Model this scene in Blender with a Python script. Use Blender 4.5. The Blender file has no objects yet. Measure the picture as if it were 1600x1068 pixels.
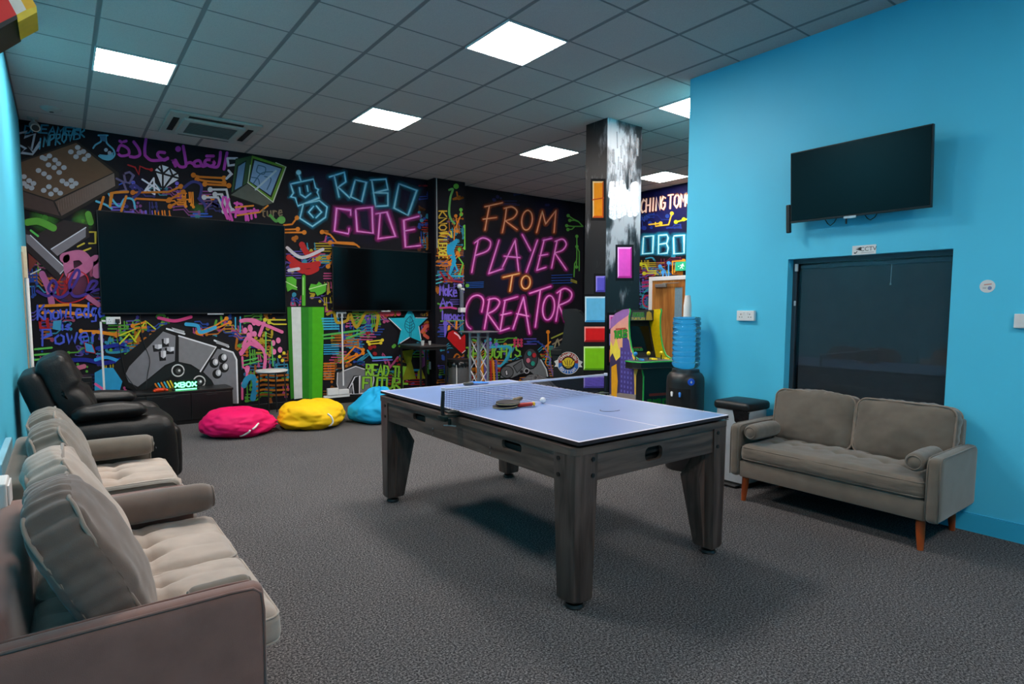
import bpy, bmesh, math, random
from mathutils import Vector, Matrix, noise
from mathutils.geometry import tessellate_polygon

# ------------------------------------------------------------------ camera, light, exposure
S = bpy.context.scene
COL = S.collection
CAM_Z = 1.462
YAW, PITCH, ROLL = math.radians(37.1714), math.radians(-4.49406), math.radians(0.12147)
F_PX, PPX, PPY = 931.385, 802.594, 555.043
fw = Vector((math.sin(YAW)*math.cos(PITCH), math.cos(YAW)*math.cos(PITCH), math.sin(PITCH)))
_r = Vector((math.cos(YAW), -math.sin(YAW), 0)); _u = _r.cross(fw)
RT = _r*math.cos(ROLL) + _u*math.sin(ROLL)
UP = -_r*math.sin(ROLL) + _u*math.cos(ROLL)
cd = bpy.data.cameras.new('camera'); cam = bpy.data.objects.new('camera', cd); COL.objects.link(cam)
m3 = Matrix((RT, UP, -fw)).transposed()
cam.matrix_world = Matrix.Translation((0, 0, CAM_Z)) @ m3.to_4x4()
cd.sensor_width = 36; cd.lens = F_PX/1600*36
cd.shift_x = -(PPX-800)/1600; cd.shift_y = (PPY-534)/1600
cd.clip_start = 0.05; cd.clip_end = 60
S.camera = cam
S.view_settings.view_transform = 'Standard'; S.view_settings.look = 'None'
S.view_settings.exposure = 0.0; S.view_settings.gamma = 1.0; S.view_settings.use_curve_mapping = False
LAMP = 54.0            # radiance of the ceiling panels
w = bpy.data.worlds.new('world'); S.world = w; w.use_nodes = True
w.node_tree.nodes['Background'].inputs[0].default_value = (0.05, 0.055, 0.06, 1)
w.node_tree.nodes['Background'].inputs[1].default_value = 0.2

# ------------------------------------------------------------------ room numbers (metres)
XL, XR, YB, XF, YE, ZC = -0.28, 4.742, 8.89, 8.5, 3.556, 3.579
YF = -3.2
GX, GY, GT = 0.3152, 5.4522, 0.6          # ceiling grid origin and module

def pix_ray(x, y):
    return fw + RT*((x-PPX)/F_PX) - UP*((y-PPY)/F_PX)
def on_y(x, y, Y):                          # a point of the wall plane at depth Y
    d = pix_ray(x, y); t = Y/d.y
    return Vector((d.x*t, Y, CAM_Z+d.z*t))
def on_x(x, y, X):
    d = pix_ray(x, y); t = X/d.x
    return Vector((X, d.y*t, CAM_Z+d.z*t))

# ------------------------------------------------------------------ materials
def lin(c):
    return c/12.92 if c <= 0.04045 else ((c+0.055)/1.055)**2.4
def rgb(r, g, b):
    return (lin(r/255), lin(g/255), lin(b/255), 1)
MATS = {}
def mat(name, col, rough=0.6, metal=0.0, var=0.08, scale=30, bump=0.0, bscale=None, spec=0.5, coat=0.0, sheen=0.0, stretch=None, alpha=None):
    if name in MATS: return MATS[name]
    m = bpy.data.materials.new(name); m.use_nodes = True
    nt = m.node_tree; b = nt.nodes['Principled BSDF']
    b.inputs['Roughness'].default_value = rough; b.inputs['Metallic'].default_value = metal
    b.inputs['Specular IOR Level'].default_value = spec
    b.inputs['Coat Weight'].default_value = coat
    b.inputs['Sheen Weight'].default_value = sheen
    tc = nt.nodes.new('ShaderNodeTexCoord'); mp = nt.nodes.new('ShaderNodeMapping')
    nt.links.new(tc.outputs['Object'], mp.inputs['Vector'])
    if stretch: mp.inputs['Scale'].default_value = stretch
    n = nt.nodes.new('ShaderNodeTexNoise'); n.inputs['Scale'].default_value = scale; n.inputs['Detail'].default_value = 4
    nt.links.new(mp.outputs['Vector'], n.inputs['Vector'])
    rp = nt.nodes.new('ShaderNodeValToRGB')
    rp.color_ramp.elements[0].position = 0.3; rp.color_ramp.elements[1].position = 0.7
    lo = [max(0, c*(1-var)) for c in col[:3]]+[1]; hi = [min(1, c*(1+var)) for c in col[:3]]+[1]
    rp.color_ramp.elements[0].color = lo; rp.color_ramp.elements[1].color = hi
    nt.links.new(n.outputs['Fac'], rp.inputs['Fac']); nt.links.new(rp.outputs['Color'], b.inputs['Base Color'])
    if bump:
        n2 = nt.nodes.new('ShaderNodeTexNoise'); n2.inputs['Scale'].default_value = bscale or scale; n2.inputs['Detail'].default_value = 5
        nt.links.new(mp.outputs['Vector'], n2.inputs['Vector'])
        bp = nt.nodes.new('ShaderNodeBump'); bp.inputs['Strength'].default_value = bump; bp.inputs['Distance'].default_value = 0.004
        nt.links.new(n2.outputs['Fac'], bp.inputs['Height']); nt.links.new(bp.outputs['Normal'], b.inputs['Normal'])
    MATS[name] = m
    return m
def emit_mat(name, col, strength):
    m = bpy.data.materials.new(name); m.use_nodes = True; nt = m.node_tree
    b = nt.nodes['Principled BSDF']
    b.inputs['Base Color'].default_value = col; b.inputs['Emission Color'].default_value = col
    b.inputs['Emission Strength'].default_value = strength
    return m

# paint: colour and cover come from the painted shape itself (colour attribute)
def paint_material(name='mural_paint', rough=0.65):
    m = bpy.data.materials.new(name); m.use_nodes = True; nt = m.node_tree
    b = nt.nodes['Principled BSDF']; out = nt.nodes['Material Output']
    at = nt.nodes.new('ShaderNodeAttribute'); at.attribute_name = 'Col'
    tc = nt.nodes.new('ShaderNodeTexCoord')
    n = nt.nodes.new('ShaderNodeTexNoise'); n.inputs['Scale'].default_value = 14; n.inputs['Detail'].default_value = 5
    nt.links.new(tc.outputs['Object'], n.inputs['Vector'])
    mr = nt.nodes.new('ShaderNodeMapRange'); mr.inputs['To Min'].default_value = 0.82; mr.inputs['To Max'].default_value = 1.12
    nt.links.new(n.outputs['Fac'], mr.inputs['Value'])
    mx = nt.nodes.new('ShaderNodeMix'); mx.data_type = 'RGBA'; mx.blend_type = 'MULTIPLY'; mx.inputs['Factor'].default_value = 1
    nt.links.new(at.outputs['Color'], mx.inputs['A']); nt.links.new(mr.outputs['Result'], mx.inputs['B'])
    nt.links.new(mx.outputs['Result'], b.inputs['Base Color'])
    b.inputs['Roughness'].default_value = rough; b.inputs['Specular IOR Level'].default_value = 0.25
    tr = nt.nodes.new('ShaderNodeBsdfTransparent'); ms = nt.nodes.new('ShaderNodeMixShader')
    nt.links.new(at.outputs['Alpha'], ms.inputs['Fac']); nt.links.new(tr.outputs[0], ms.inputs[1]); nt.links.new(b.outputs[0], ms.inputs[2])
    nt.links.new(ms.outputs[0], out.inputs['Surface'])
    return m
PAINT = paint_material()
S.cycles.transparent_max_bounces = 24

# ------------------------------------------------------------------ mesh helpers
def nb(): return bmesh.new()
def link(name, bm, mats, parent=None, smooth=None, loc=None):
    me = bpy.data.meshes.new(name)
    bmesh.ops.recalc_face_normals(bm, faces=bm.faces[:])
    bm.to_mesh(me); bm.free()
    if not isinstance(mats, (list, tuple)): mats = [mats]
    for m in mats: me.materials.append(m)
    if smooth is not None:
        for p in me.polygons: p.use_smooth = True
        if smooth < 180: me.set_sharp_from_angle(angle=math.radians(smooth))
    o = bpy.data.objects.new(name, me); COL.objects.link(o)
    if parent: o.parent = parent
    if loc: o.location = loc
    return o
def thing(name, label, cat, loc=(0, 0, 0), rz=0, group=None, rot=None):
    o = bpy.data.objects.new(name, None); COL.objects.link(o)
    o.empty_display_size = 0.1
    o.location = loc; o.rotation_euler = rot or (0, 0, rz)
    return tag(o, label, cat, group)
def tag(o, label, cat, group=None):
    o['label'] = label; o['category'] = cat
    if group: o['group'] = group
    return o
def struct(name, bm, m, parent=None, smooth=None):
    o = link(name, bm, m, parent, smooth)
    if parent is None: o['kind'] = 'structure'
    return o
def dup(root, loc, rz=None, label=None):
    def cp(o, par):
        c = o.copy(); COL.objects.link(c)
        if par: c.parent = par
        for ch in o.children: cp(ch, c)
        return c
    r = cp(root, None); r.location = loc
    if rz is not None: r.rotation_euler = (0, 0, rz)
    if label: r['label'] = label
    return r

def box(bm, x0, x1, y0, y1, z0, z1, bev=0.0, seg=2, mi=0):
    r = bmesh.ops.create_cube(bm, size=1)
    vs = r['verts']
    for v in vs:
        v.co = Vector(((x0+x1)/2+v.co.x*(x1-x0), (y0+y1)/2+v.co.y*(y1-y0), (z0+z1)/2+v.co.z*(z1-z0)))
    fs = set(f for v in vs for f in v.link_faces)
    for f in fs: f.material_index = mi
    if bev > 0:
        es = list(set(e for v in vs for e in v.link_edges))
        rr = bmesh.ops.bevel(bm, geom=es, offset=bev, segments=seg, affect='EDGES', profile=0.5)
        for f in rr['faces']: f.material_index = mi
def quad(bm, pts, mi=0):
    f = bm.faces.new([bm.verts.new(p) for p in pts]); f.material_index = mi; return f
def ring(c, r, ax, n, ph=0):
    ax = Vector(ax).normalized()
    a = ax.orthogonal().normalized(); b = ax.cross(a)
    return [Vector(c)+a*r*math.cos(ph+2*math.pi*i/n)+b*r*math.sin(ph+2*math.pi*i/n) for i in range(n)]
def tube(bm, pts, r, n=10, cap=True, mi=0, closed=False):
    pts = [Vector(p) for p in pts]; N = len(pts)
    rs = r if isinstance(r, (list, tuple)) else [r]*N
    rings = []; prev = None
    for i, p in enumerate(pts):
        if closed: t = pts[(i+1) % N]-pts[i-1]
        else: t = (pts[min(i+1, N-1)]-pts[max(i-1, 0)])
        if t.length < 1e-9: t = Vector((0, 0, 1))
        t.normalize()
        if prev is None: a = t.orthogonal().normalized()
        else:
            a = prev-t*prev.dot(t)
            a = a.normalized() if a.length > 1e-6 else t.orthogonal().normalized()
        prev = a; b = t.cross(a)
        rings.append([bm.verts.new(p+(a*math.cos(2*math.pi*k/n)+b*math.sin(2*math.pi*k/n))*rs[i]) for k in range(n)])
    rng = range(N) if closed else range(N-1)
    for i in rng:
        A, B = rings[i], rings[(i+1) % N]
        for k in range(n):
            f = bm.faces.new((A[k], A[(k+1) % n], B[(k+1) % n], B[k])); f.material_index = mi
    if cap and not closed:
        f = bm.faces.new(rings[0][::-1]); f.material_index = mi
        f = bm.faces.new(rings[-1]); f.material_index = mi
def lathe(bm, prof, n=32, c=(0, 0, 0), cap=True, mi=0):
    rings = []
    for r, z in prof:
        rings.append([bm.verts.new((c[0]+r*math.cos(2*math.pi*k/n), c[1]+r*math.sin(2*math.pi*k/n), c[2]+z)) for k in range(n)])
    for A, B in zip(rings, rings[1:]):
        for k in range(n):
            f = bm.faces.new((A[k], A[(k+1) % n], B[(k+1) % n], B[k])); f.material_index = mi
    if cap:
        f = bm.faces.new(rings[0][::-1]); f.material_index = mi
        f = bm.faces.new(rings[-1]); f.material_index = mi
def cyl(bm, p0, p1, r, n=16, mi=0):
    tube(bm, [p0, p1], r, n, True, mi)
def prism(bm, pts2, fn, d0, d1, mi=0):
    """outline pts2 (2-D) placed by fn(u, v, depth), extruded from d0 to d1"""
    A = [bm.verts.new(fn(u, v, d0)) for u, v in pts2]; B = [bm.verts.new(fn(u, v, d1)) for u, v in pts2]
    n = len(pts2)
    tri = tessellate_polygon([[Vector((u, v, 0)) for u, v in pts2]])
    for t in tri:
        for V in (A, B):
            try:
                f = bm.faces.new([V[i] for i in t]); f.material_index = mi
            except ValueError: pass
    for i in range(n):
        f = bm.faces.new((A[i], A[(i+1) % n], B[(i+1) % n], B[i])); f.material_index = mi
def plate(bm, outer, holes, fn, d0, d1, mi=0):
    """like prism but with holes"""
    loops = [outer]+holes
    flat = [p for l in loops for p in l]
    A = [bm.verts.new(fn(u, v, d0)) for u, v in flat]; B = [bm.verts.new(fn(u, v, d1)) for u, v in flat]
    for t in tessellate_polygon([[Vector((u, v, 0)) for u, v in l] for l in loops]):
        for V in (A, B):
            f = bm.faces.new([V[i] for i in t]); f.material_index = mi
    k = 0
    for l in loops:
        n = len(l)
        for i in range(n):
            f = bm.faces.new((A[k+i], A[k+(i+1) % n], B[k+(i+1) % n], B[k+i])); f.material_index = mi
        k += n
def rrect(x0, x1, y0, y1, r, n=5):
    o = []
    for cx, cy, a0 in ((x1-r, y1-r, 0), (x0+r, y1-r, 90), (x0+r, y0+r, 180), (x1-r, y0+r, 270)):
        for k in range(n+1):
            a = math.radians(a0+90*k/n); o.append((cx+r*math.cos(a), cy+r*math.sin(a)))
    return o
XY = lambda u, v, d: (u, v, d)
XZ = lambda u, v, d: (u, d, v)
YZ = lambda u, v, d: (d, u, v)

def softbox(bm, size, r, bulge=(0, 0, 0), n=14, amp=0.0, nscale=(6, 6, 6), seed=0, c=(0, 0, 0), fn=None, mi=0):
    """upholstered block: rounded box whose faces bulge, with cloth wrinkles"""
    hx, hy, hz = size[0]/2, size[1]/2, size[2]/2
    r = min(r, hx*.98, hy*.98, hz*.98)
    cache = {}
    def warp(p):
        q = Vector((p[0]*hx, p[1]*hy, p[2]*hz))
        inner = Vector((max(-hx+r, min(hx-r, q.x)), max(-hy+r, min(hy-r, q.y)), max(-hz+r, min(hz-r, q.z))))
        d = q-inner
        nn = d.normalized() if d.length > 1e-9 else Vector((0, 0, 0))
        s = inner+nn*r
        ex, ey, ez = 1-(s.x/hx)**2, 1-(s.y/hy)**2, 1-(s.z/hz)**2
        s2 = s.copy()
        s2.x += bulge[0]*(s.x/hx)**3*max(0, ey)*max(0, ez)
        s2.y += bulge[1]*(s.y/hy)**3*max(0, ex)*max(0, ez)
        s2.z += bulge[2]*(s.z/hz)**3*max(0, ex)*max(0, ey)
        if amp:
            k = noise.fractal(Vector((s.x*nscale[0]+seed, s.y*nscale[1], s.z*nscale[2]+seed*2)), 1.0, 2.0, 4)
            s2 += nn*amp*k
        if fn: s2 = fn(s2, s)
        return s2+Vector(c)
    def V(p):
        key = tuple(round(a, 5) for a in p)
        if key not in cache: cache[key] = bm.verts.new(warp(p))
        return cache[key]
    def sp(t):                                    # denser near the edges
        return math.sin(t*math.pi/2)*0.55+t*0.45
    g = [sp(-1+2*i/n) for i in range(n+1)]
    for ax in range(3):
        for sgn in (-1, 1):
            for i in range(n):
                for j in range(n):
                    P = []
                    for a, b in ((g[i], g[j]), (g[i+1], g[j]), (g[i+1], g[j+1]), (g[i], g[j+1])):
                        p = [0, 0, 0]; p[ax] = sgn; p[(ax+1) % 3] = a; p[(ax+2) % 3] = b; P.append(V(p))
                    f = bm.faces.new(P); f.material_index = mi

# ------------------------------------------------------------------ lettering in real outlines
def text_bm(txt, size, fn, depth=0.001, bm=None, mi=0, align='CENTER', sx=1.0, bold=0.0):
    cu = bpy.data.curves.new('t', 'FONT'); cu.body = txt; cu.size = size; cu.align_x = align; cu.align_y = 'CENTER'
    cu.offset = bold; cu.resolution_u = 3
    ob = bpy.data.objects.new('t', cu); COL.objects.link(ob)
    me = ob.to_mesh()
    bm = bm or nb()
    vs = [bm.verts.new(fn(v.co.x*sx, v.co.y, depth)) for v in me.vertices]
    for p in me.polygons:
        try:
            f = bm.faces.new([vs[i] for i in p.vertices]); f.material_index = mi
        except ValueError: pass
    ob.to_mesh_clear(); bpy.data.objects.remove(ob); bpy.data.curves.remove(cu)
    return bm
# ================================================================== MATERIALS
M_blue = mat('blue_wall_paint', rgb(84, 203, 238), 0.5, var=0.03, scale=1.3, bump=0.05, bscale=180, spec=0.35)
M_bluetrim = mat('blue_gloss_paint', rgb(56, 182, 222), 0.35, var=0.03, scale=3)
M_black = mat('black_wall_paint', rgb(17, 16, 24), 0.7, var=0.35, scale=2.2, bump=0.05, bscale=120, spec=0.2)
M_white = mat('white_plastic', rgb(225, 225, 225), 0.4, var=0.02)
M_blackp = mat('black_plastic', rgb(18, 18, 19), 0.45, var=0.1)
M_dark = mat('dark_void', rgb(7, 7, 8), 0.8, var=0.1)
M_chrome = mat('brushed_steel', rgb(170, 170, 172), 0.32, metal=1.0, var=0.08, scale=40, stretch=(1, 1, 30))
M_alu = mat('aluminium_tube', rgb(165, 165, 175), 0.35, metal=0.7, var=0.05)
M_screen = mat('dark_screen_glass', rgb(5, 7, 9), 0.13, var=0.05, spec=0.22)
M_cable = mat('black_cable_rubber', rgb(12, 12, 12), 0.6)

def carpet_mat():
    m = bpy.data.materials.new('grey_loop_carpet'); m.use_nodes = True; nt = m.node_tree; b = nt.nodes['Principled BSDF']
    tc = nt.nodes.new('ShaderNodeTexCoord')
    n1 = nt.nodes.new('ShaderNodeTexNoise'); n1.inputs['Scale'].default_value = 105; n1.inputs['Detail'].default_value = 9; n1.inputs['Roughness'].default_value = 0.88
    n2 = nt.nodes.new('ShaderNodeTexNoise'); n2.inputs['Scale'].default_value = 1.6; n2.inputs['Detail'].default_value = 3
    rp = nt.nodes.new('ShaderNodeValToRGB')
    e = rp.color_ramp.elements; e[0].position = 0.42; e[0].color = rgb(22, 22, 25); e[1].position = 0.59; e[1].color = rgb(152, 149, 149)
    e.new(0.5).color = rgb(72, 71, 74)
    mr = nt.nodes.new('ShaderNodeMapRange'); mr.inputs['To Min'].default_value = 0.85; mr.inputs['To Max'].default_value = 1.12
    mx = nt.nodes.new('ShaderNodeMix'); mx.data_type = 'RGBA'; mx.blend_type = 'MULTIPLY'; mx.inputs['Factor'].default_value = 1
    L = nt.links.new
    L(tc.outputs['Object'], n1.inputs['Vector']); L(tc.outputs['Object'], n2.inputs['Vector'])
    L(n1.outputs['Fac'], rp.inputs['Fac']); L(n2.outputs['Fac'], mr.inputs['Value'])
    L(rp.outputs['Color'], mx.inputs['A']); L(mr.outputs['Result'], mx.inputs['B']); L(mx.outputs['Result'], b.inputs['Base Color'])
    bp = nt.nodes.new('ShaderNodeBump'); bp.inputs['Strength'].default_value = 0.4; bp.inputs['Distance'].default_value = 0.004
    L(n1.outputs['Fac'], bp.inputs['Height']); L(bp.outputs['Normal'], b.inputs['Normal'])
    b.inputs['Roughness'].default_value = 0.95; b.inputs['Specular IOR Level'].default_value = 0.1
    return m
def tile_mat():
    m = bpy.data.materials.new('suspended_ceiling_tiles'); m.use_nodes = True; nt = m.node_tree; b = nt.nodes['Principled BSDF']
    L = nt.links.new
    tc = nt.nodes.new('ShaderNodeTexCoord'); sx = nt.nodes.new('ShaderNodeSeparateXYZ'); L(tc.outputs['Object'], sx.inputs[0])
    def edge(sock, off, half):
        a = nt.nodes.new('ShaderNodeMath'); a.operation = 'SUBTRACT'; L(sock, a.inputs[0]); a.inputs[1].default_value = off-GT*60
        p = nt.nodes.new('ShaderNodeMath'); p.operation = 'PINGPONG'; L(a.outputs[0], p.inputs[0]); p.inputs[1].default_value = GT/2
        r = nt.nodes.new('ShaderNodeMapRange'); r.interpolation_type = 'SMOOTHSTEP'
        r.inputs['From Min'].default_value = half*0.7; r.inputs['From Max'].default_value = half*1.3
        r.inputs['To Min'].default_value = 1; r.inputs['To Max'].default_value = 0
        L(p.outputs[0], r.inputs['Value']); return r.outputs['Result']
    ex = edge(sx.outputs['X'], GX, 0.016); ey = edge(sx.outputs['Y'], GY, 0.0085)
    mxm = nt.nodes.new('ShaderNodeMath'); mxm.operation = 'MAXIMUM'; L(ex, mxm.inputs[0]); L(ey, mxm.inputs[1])
    n = nt.nodes.new('ShaderNodeTexNoise'); n.inputs['Scale'].default_value = 160; n.inputs['Detail'].default_value = 4; L(tc.outputs['Object'], n.inputs['Vector'])
    rp = nt.nodes.new('ShaderNodeValToRGB'); e = rp.color_ramp.elements
    e[0].position = 0.3; e[0].color = rgb(190, 173, 167); e[1].position = 0.7; e[1].color = rgb(206, 188, 181); L(n.outputs['Fac'], rp.inputs['Fac'])
    mx = nt.nodes.new('ShaderNodeMix'); mx.data_type = 'RGBA'; L(mxm.outputs[0], mx.inputs['Factor']); L(rp.outputs['Color'], mx.inputs['A'])
    mx.inputs['B'].default_value = rgb(132, 124, 122)
    L(mx.outputs['Result'], b.inputs['Base Color']); b.inputs['Roughness'].default_value = 0.9
    bp = nt.nodes.new('ShaderNodeBump'); bp.inputs['Strength'].default_value = 0.5; bp.inputs['Distance'].default_value = 0.006; bp.invert = True
    L(mxm.outputs[0], bp.inputs['Height']); L(bp.outputs['Normal'], b.inputs['Normal'])
    return m
def wood_mat(name, c0, c1, scale=(2, 2, 26), rough=0.5):
    m = bpy.data.materials.new(name); m.use_nodes = True; nt = m.node_tree; b = nt.nodes['Principled BSDF']; L = nt.links.new
    tc = nt.nodes.new('ShaderNodeTexCoord'); mp = nt.nodes.new('ShaderNodeMapping'); mp.inputs['Scale'].default_value = scale
    n = nt.nodes.new('ShaderNodeTexNoise'); n.inputs['Scale'].default_value = 1.5; n.inputs['Detail'].default_value = 8; n.inputs['Distortion'].default_value = 0.6
    L(tc.outputs['Object'], mp.inputs['Vector']); L(mp.outputs['Vector'], n.inputs['Vector'])
    rp = nt.nodes.new('ShaderNodeValToRGB'); e = rp.color_ramp.elements
    e[0].position = 0.35; e[0].color = c0; e[1].position = 0.66; e[1].color = c1
    L(n.outputs['Fac'], rp.inputs['Fac']); L(rp.outputs['Color'], b.inputs['Base Color'])
    bp = nt.nodes.new('ShaderNodeBump'); bp.inputs['Strength'].default_value = 0.15; bp.inputs['Distance'].default_value = 0.002
    L(n.outputs['Fac'], bp.inputs['Height']); L(bp.outputs['Normal'], b.inputs['Normal'])
    b.inputs['Roughness'].default_value = rough
    return m
M_carpet = carpet_mat(); M_tile = tile_mat()

# ================================================================== THE SETTING
bm = nb(); box(bm, XL-0.2, XF+0.2, YF-0.2, YB+0.2, -0.12, 0); struct('floor', bm, M_carpet)
bm = nb(); box(bm, XL-0.2, XF+0.2, YF-0.2, YB+0.2, ZC, ZC+0.12); struct('ceiling', bm, M_tile)
bm = nb(); box(bm, XL-0.15, XL, YF, YB, 0, ZC); wall_left = struct('wall_left', bm, M_blue)
bm = nb(); box(bm, XL-0.15, XF+0.15, YB, YB+0.15, 0, ZC); wall_back = struct('wall_back', bm, M_black)
bm = nb(); box(bm, XL-0.15, XR+0.2, YF-0.15, YF, 0, ZC); struct('wall_front', bm, M_blue)
bm = nb(); box(bm, XF, XF+0.15, YE-0.2, YB, 0, ZC); wall_far = struct('wall_far', bm, M_black)
# right wall with its window opening
WY0, WY1, WZ0, WZ1, WT = 1.425, 2.556, 0.62, 1.866, 0.2
bm = nb()
plate(bm, [(YF, 0), (YE, 0), (YE, ZC), (YF, ZC)], [[(WY0, WZ0), (WY1, WZ0), (WY1, WZ1), (WY0, WZ1)]], YZ, XR, XR+WT)
wall_right = struct('wall_right', bm, M_blue)
bm = nb(); box(bm, XR+WT, XF, YE-WT, YE, 0, ZC); struct('wall_return', bm, M_blue)
bm = nb(); box(bm, XR-0.014, XR, YF, YE, 0, 0.115); box(bm, XR-0.010, XR, YF, YE, 0.115, 0.124, 0.003); struct('baseboard_right', bm, M_bluetrim)
bm = nb(); box(bm, XL, XL+0.014, YF, YB, 0, 0.12, 0.004); struct('baseboard_left', bm, M_bluetrim)
M_skirt = mat('black_gloss_skirting', rgb(14, 14, 16), 0.35)
bm = nb(); box(bm, XL+0.014, XF, YB-0.018, YB, 0, 0.1, 0.004); struct('baseboard_back', bm, M_skirt)
# pilaster on the back wall
PX0, PX1, PY = 4.94, 5.53, 8.66
bm = nb(); box(bm, PX0, PX1, PY, YB, 0, ZC); pilaster = struct('trim_1', bm, M_black)
bm = nb(); box(bm, PX0-0.012, PX1+0.012, PY-0.014, PY, 0, 0.1, 0.003); struct('baseboard_pilaster', bm, M_skirt)
# free-standing column, brushed black and white paint
def column_mat():
    m = bpy.data.materials.new('scumbled_black_white_paint'); m.use_nodes = True; nt = m.node_tree; b = nt.nodes['Principled BSDF']; L = nt.links.new
    tc = nt.nodes.new('ShaderNodeTexCoord'); mp = nt.nodes.new('ShaderNodeMapping'); mp.inputs['Scale'].default_value = (9, 9, 2.2)
    L(tc.outputs['Object'], mp.inputs['Vector'])
    n = nt.nodes.new('ShaderNodeTexNoise'); n.inputs['Scale'].default_value = 1.0; n.inputs['Detail'].default_value = 9; n.inputs['Roughness'].default_value = 0.72
    L(mp.outputs['Vector'], n.inputs['Vector'])
    n2 = nt.nodes.new('ShaderNodeTexNoise'); n2.inputs['Scale'].default_value = 2.3; n2.inputs['Detail'].default_value = 2; L(tc.outputs['Object'], n2.inputs['Vector'])
    ad = nt.nodes.new('ShaderNodeMath'); ad.operation = 'ADD'; L(n.outputs['Fac'], ad.inputs[0]); L(n2.outputs['Fac'], ad.inputs[1])
    # white brushwork lies on the front face, only traces of it on the side
    sx = nt.nodes.new('ShaderNodeSeparateXYZ'); L(tc.outputs['Normal'], sx.inputs[0])
    fr = nt.nodes.new('ShaderNodeMath'); fr.operation = 'MULTIPLY_ADD'; L(sx.outputs['Y'], fr.inputs[0]); fr.inputs[1].default_value = -0.16; fr.inputs[2].default_value = -0.125
    zz = nt.nodes.new('ShaderNodeSeparateXYZ'); L(tc.outputs['Object'], zz.inputs[0])
    zr = nt.nodes.new('ShaderNodeMapRange'); zr.inputs['From Min'].default_value = 1.55; zr.inputs['From Max'].default_value = 2.35
    zr.inputs['To Min'].default_value = -0.2; zr.inputs['To Max'].default_value = 0.0; L(zz.outputs['Z'], zr.inputs['Value'])
    a2 = nt.nodes.new('ShaderNodeMath'); a2.operation = 'ADD'; L(ad.outputs[0], a2.inputs[0]); L(fr.outputs[0], a2.inputs[1])
    a3 = nt.nodes.new('ShaderNodeMath'); a3.operation = 'ADD'; L(a2.outputs[0], a3.inputs[0]); L(zr.outputs['Result'], a3.inputs[1])
    rp = nt.nodes.new('ShaderNodeValToRGB'); e = rp.color_ramp.elements
    e[0].position = 0.94; e[0].color = rgb(20, 20, 24); e[1].position = 1.0; e[1].color = rgb(96, 95, 99)
    sb = nt.nodes.new('ShaderNodeMath'); sb.operation = 'MULTIPLY'; L(a3.outputs[0], sb.inputs[0]); sb.inputs[1].default_value = 0.9
    L(sb.outputs[0], rp.inputs['Fac'])
    e[0].position = 0.84; e[1].position = 0.99; e.new(1.0).color = rgb(160, 158, 162)
    e[1].position = 0.93
    L(rp.outputs['Color'], b.inputs['Base Color']); b.inputs['Roughness'].default_value = 0.45
    return m
CX0, CX1, CY0, CY1 = 4.945, 5.52, 4.80, 5.14
bm = nb(); box(bm, CX0, CX1, CY0, CY1, 0, ZC); column = struct('trim_2', bm, column_mat())

# window: frame, dark glass, closed blind behind it
bm = nb()
plate(bm, [(WY0, WZ0), (WY1, WZ0), (WY1, WZ1), (WY0, WZ1)], [[(WY0+0.025, WZ0+0.04), (WY1-0.03, WZ0+0.04), (WY1-0.03, WZ1-0.035), (WY0+0.025, WZ1-0.035)]], YZ, XR+0.085, XR+0.125)
M_frame = mat('grey_window_frame', rgb(70, 78, 86), 0.4, var=0.05)
window = struct('window_1', bm, M_frame)
def pane_mat():
    m = bpy.data.materials.new('dark_tinted_glass'); m.use_nodes = True; nt = m.node_tree; L = nt.links.new
    out = nt.nodes['Material Output']; nt.nodes.remove(nt.nodes['Principled BSDF'])
    t = nt.nodes.new('ShaderNodeBsdfTransparent'); t.inputs[0].default_value = (0.8, 0.83, 0.86, 1)
    g = nt.nodes.new('ShaderNodeBsdfGlossy'); g.inputs['Roughness'].default_value = 0.012; g.inputs[0].default_value = (0.9, 0.95, 1, 1)
    fz = nt.nodes.new('ShaderNodeFresnel'); fz.inputs[0].default_value = 1.33
    n = nt.nodes.new('ShaderNodeTexNoise'); n.inputs['Scale'].default_value = 3
    mr = nt.nodes.new('ShaderNodeMapRange'); mr.inputs['To Min'].default_value = 0.95; mr.inputs['To Max'].default_value = 1.05; L(n.outputs['Fac'], mr.inputs['Value'])
    mm = nt.nodes.new('ShaderNodeMath'); mm.operation = 'MULTIPLY'; L(fz.outputs[0], mm.inputs[0]); L(mr.outputs['Result'], mm.inputs[1])
    x = nt.nodes.new('ShaderNodeMixShader'); L(mm.outputs[0], x.inputs[0]); L(t.outputs[0], x.inputs[1]); L(g.outputs[0], x.inputs[2]); L(x.outputs[0], out.inputs['Surface'])
    return m
bm = nb(); box(bm, XR+0.1, XR+0.106, WY0+0.02, WY1-0.025, WZ0+0.035, WZ1-0.03); link('pane', bm, pane_mat(), window)
M_slat = mat('charcoal_blind_slats', rgb(104, 101, 100), 0.6, var=0.06, scale=12)
bm = nb(); z = WZ0+0.05
while z < WZ1-0.07:
    quad(bm, [(XR+0.128, WY0+0.03, z), (XR+0.128, WY1-0.05, z), (XR+0.137, WY1-0.05, z+0.0225), (XR+0.137, WY0+0.03, z+0.0225)]); z += 0.0215
blind = link('blind', bm, M_slat, window); blind['label'] = 'charcoal slatted blind closed behind the glass'
bm = nb(); box(bm, XR+0.112, XR+0.15, WY0+0.03, WY1-0.05, WZ1-0.075, WZ1-0.045, 0.004); link('head_rail', bm, M_frame, window)
bm = nb(); cyl(bm, (XR+0.118, 1.835, 1.80), (XR+0.118, 1.837, 1.655), 0.003, 6); cyl(bm, (XR+0.118, 1.837, 1.655), (XR+0.118, 1.837, 1.64), 0.006, 8)
link('pull_cord', bm, M_white, window)
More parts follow.
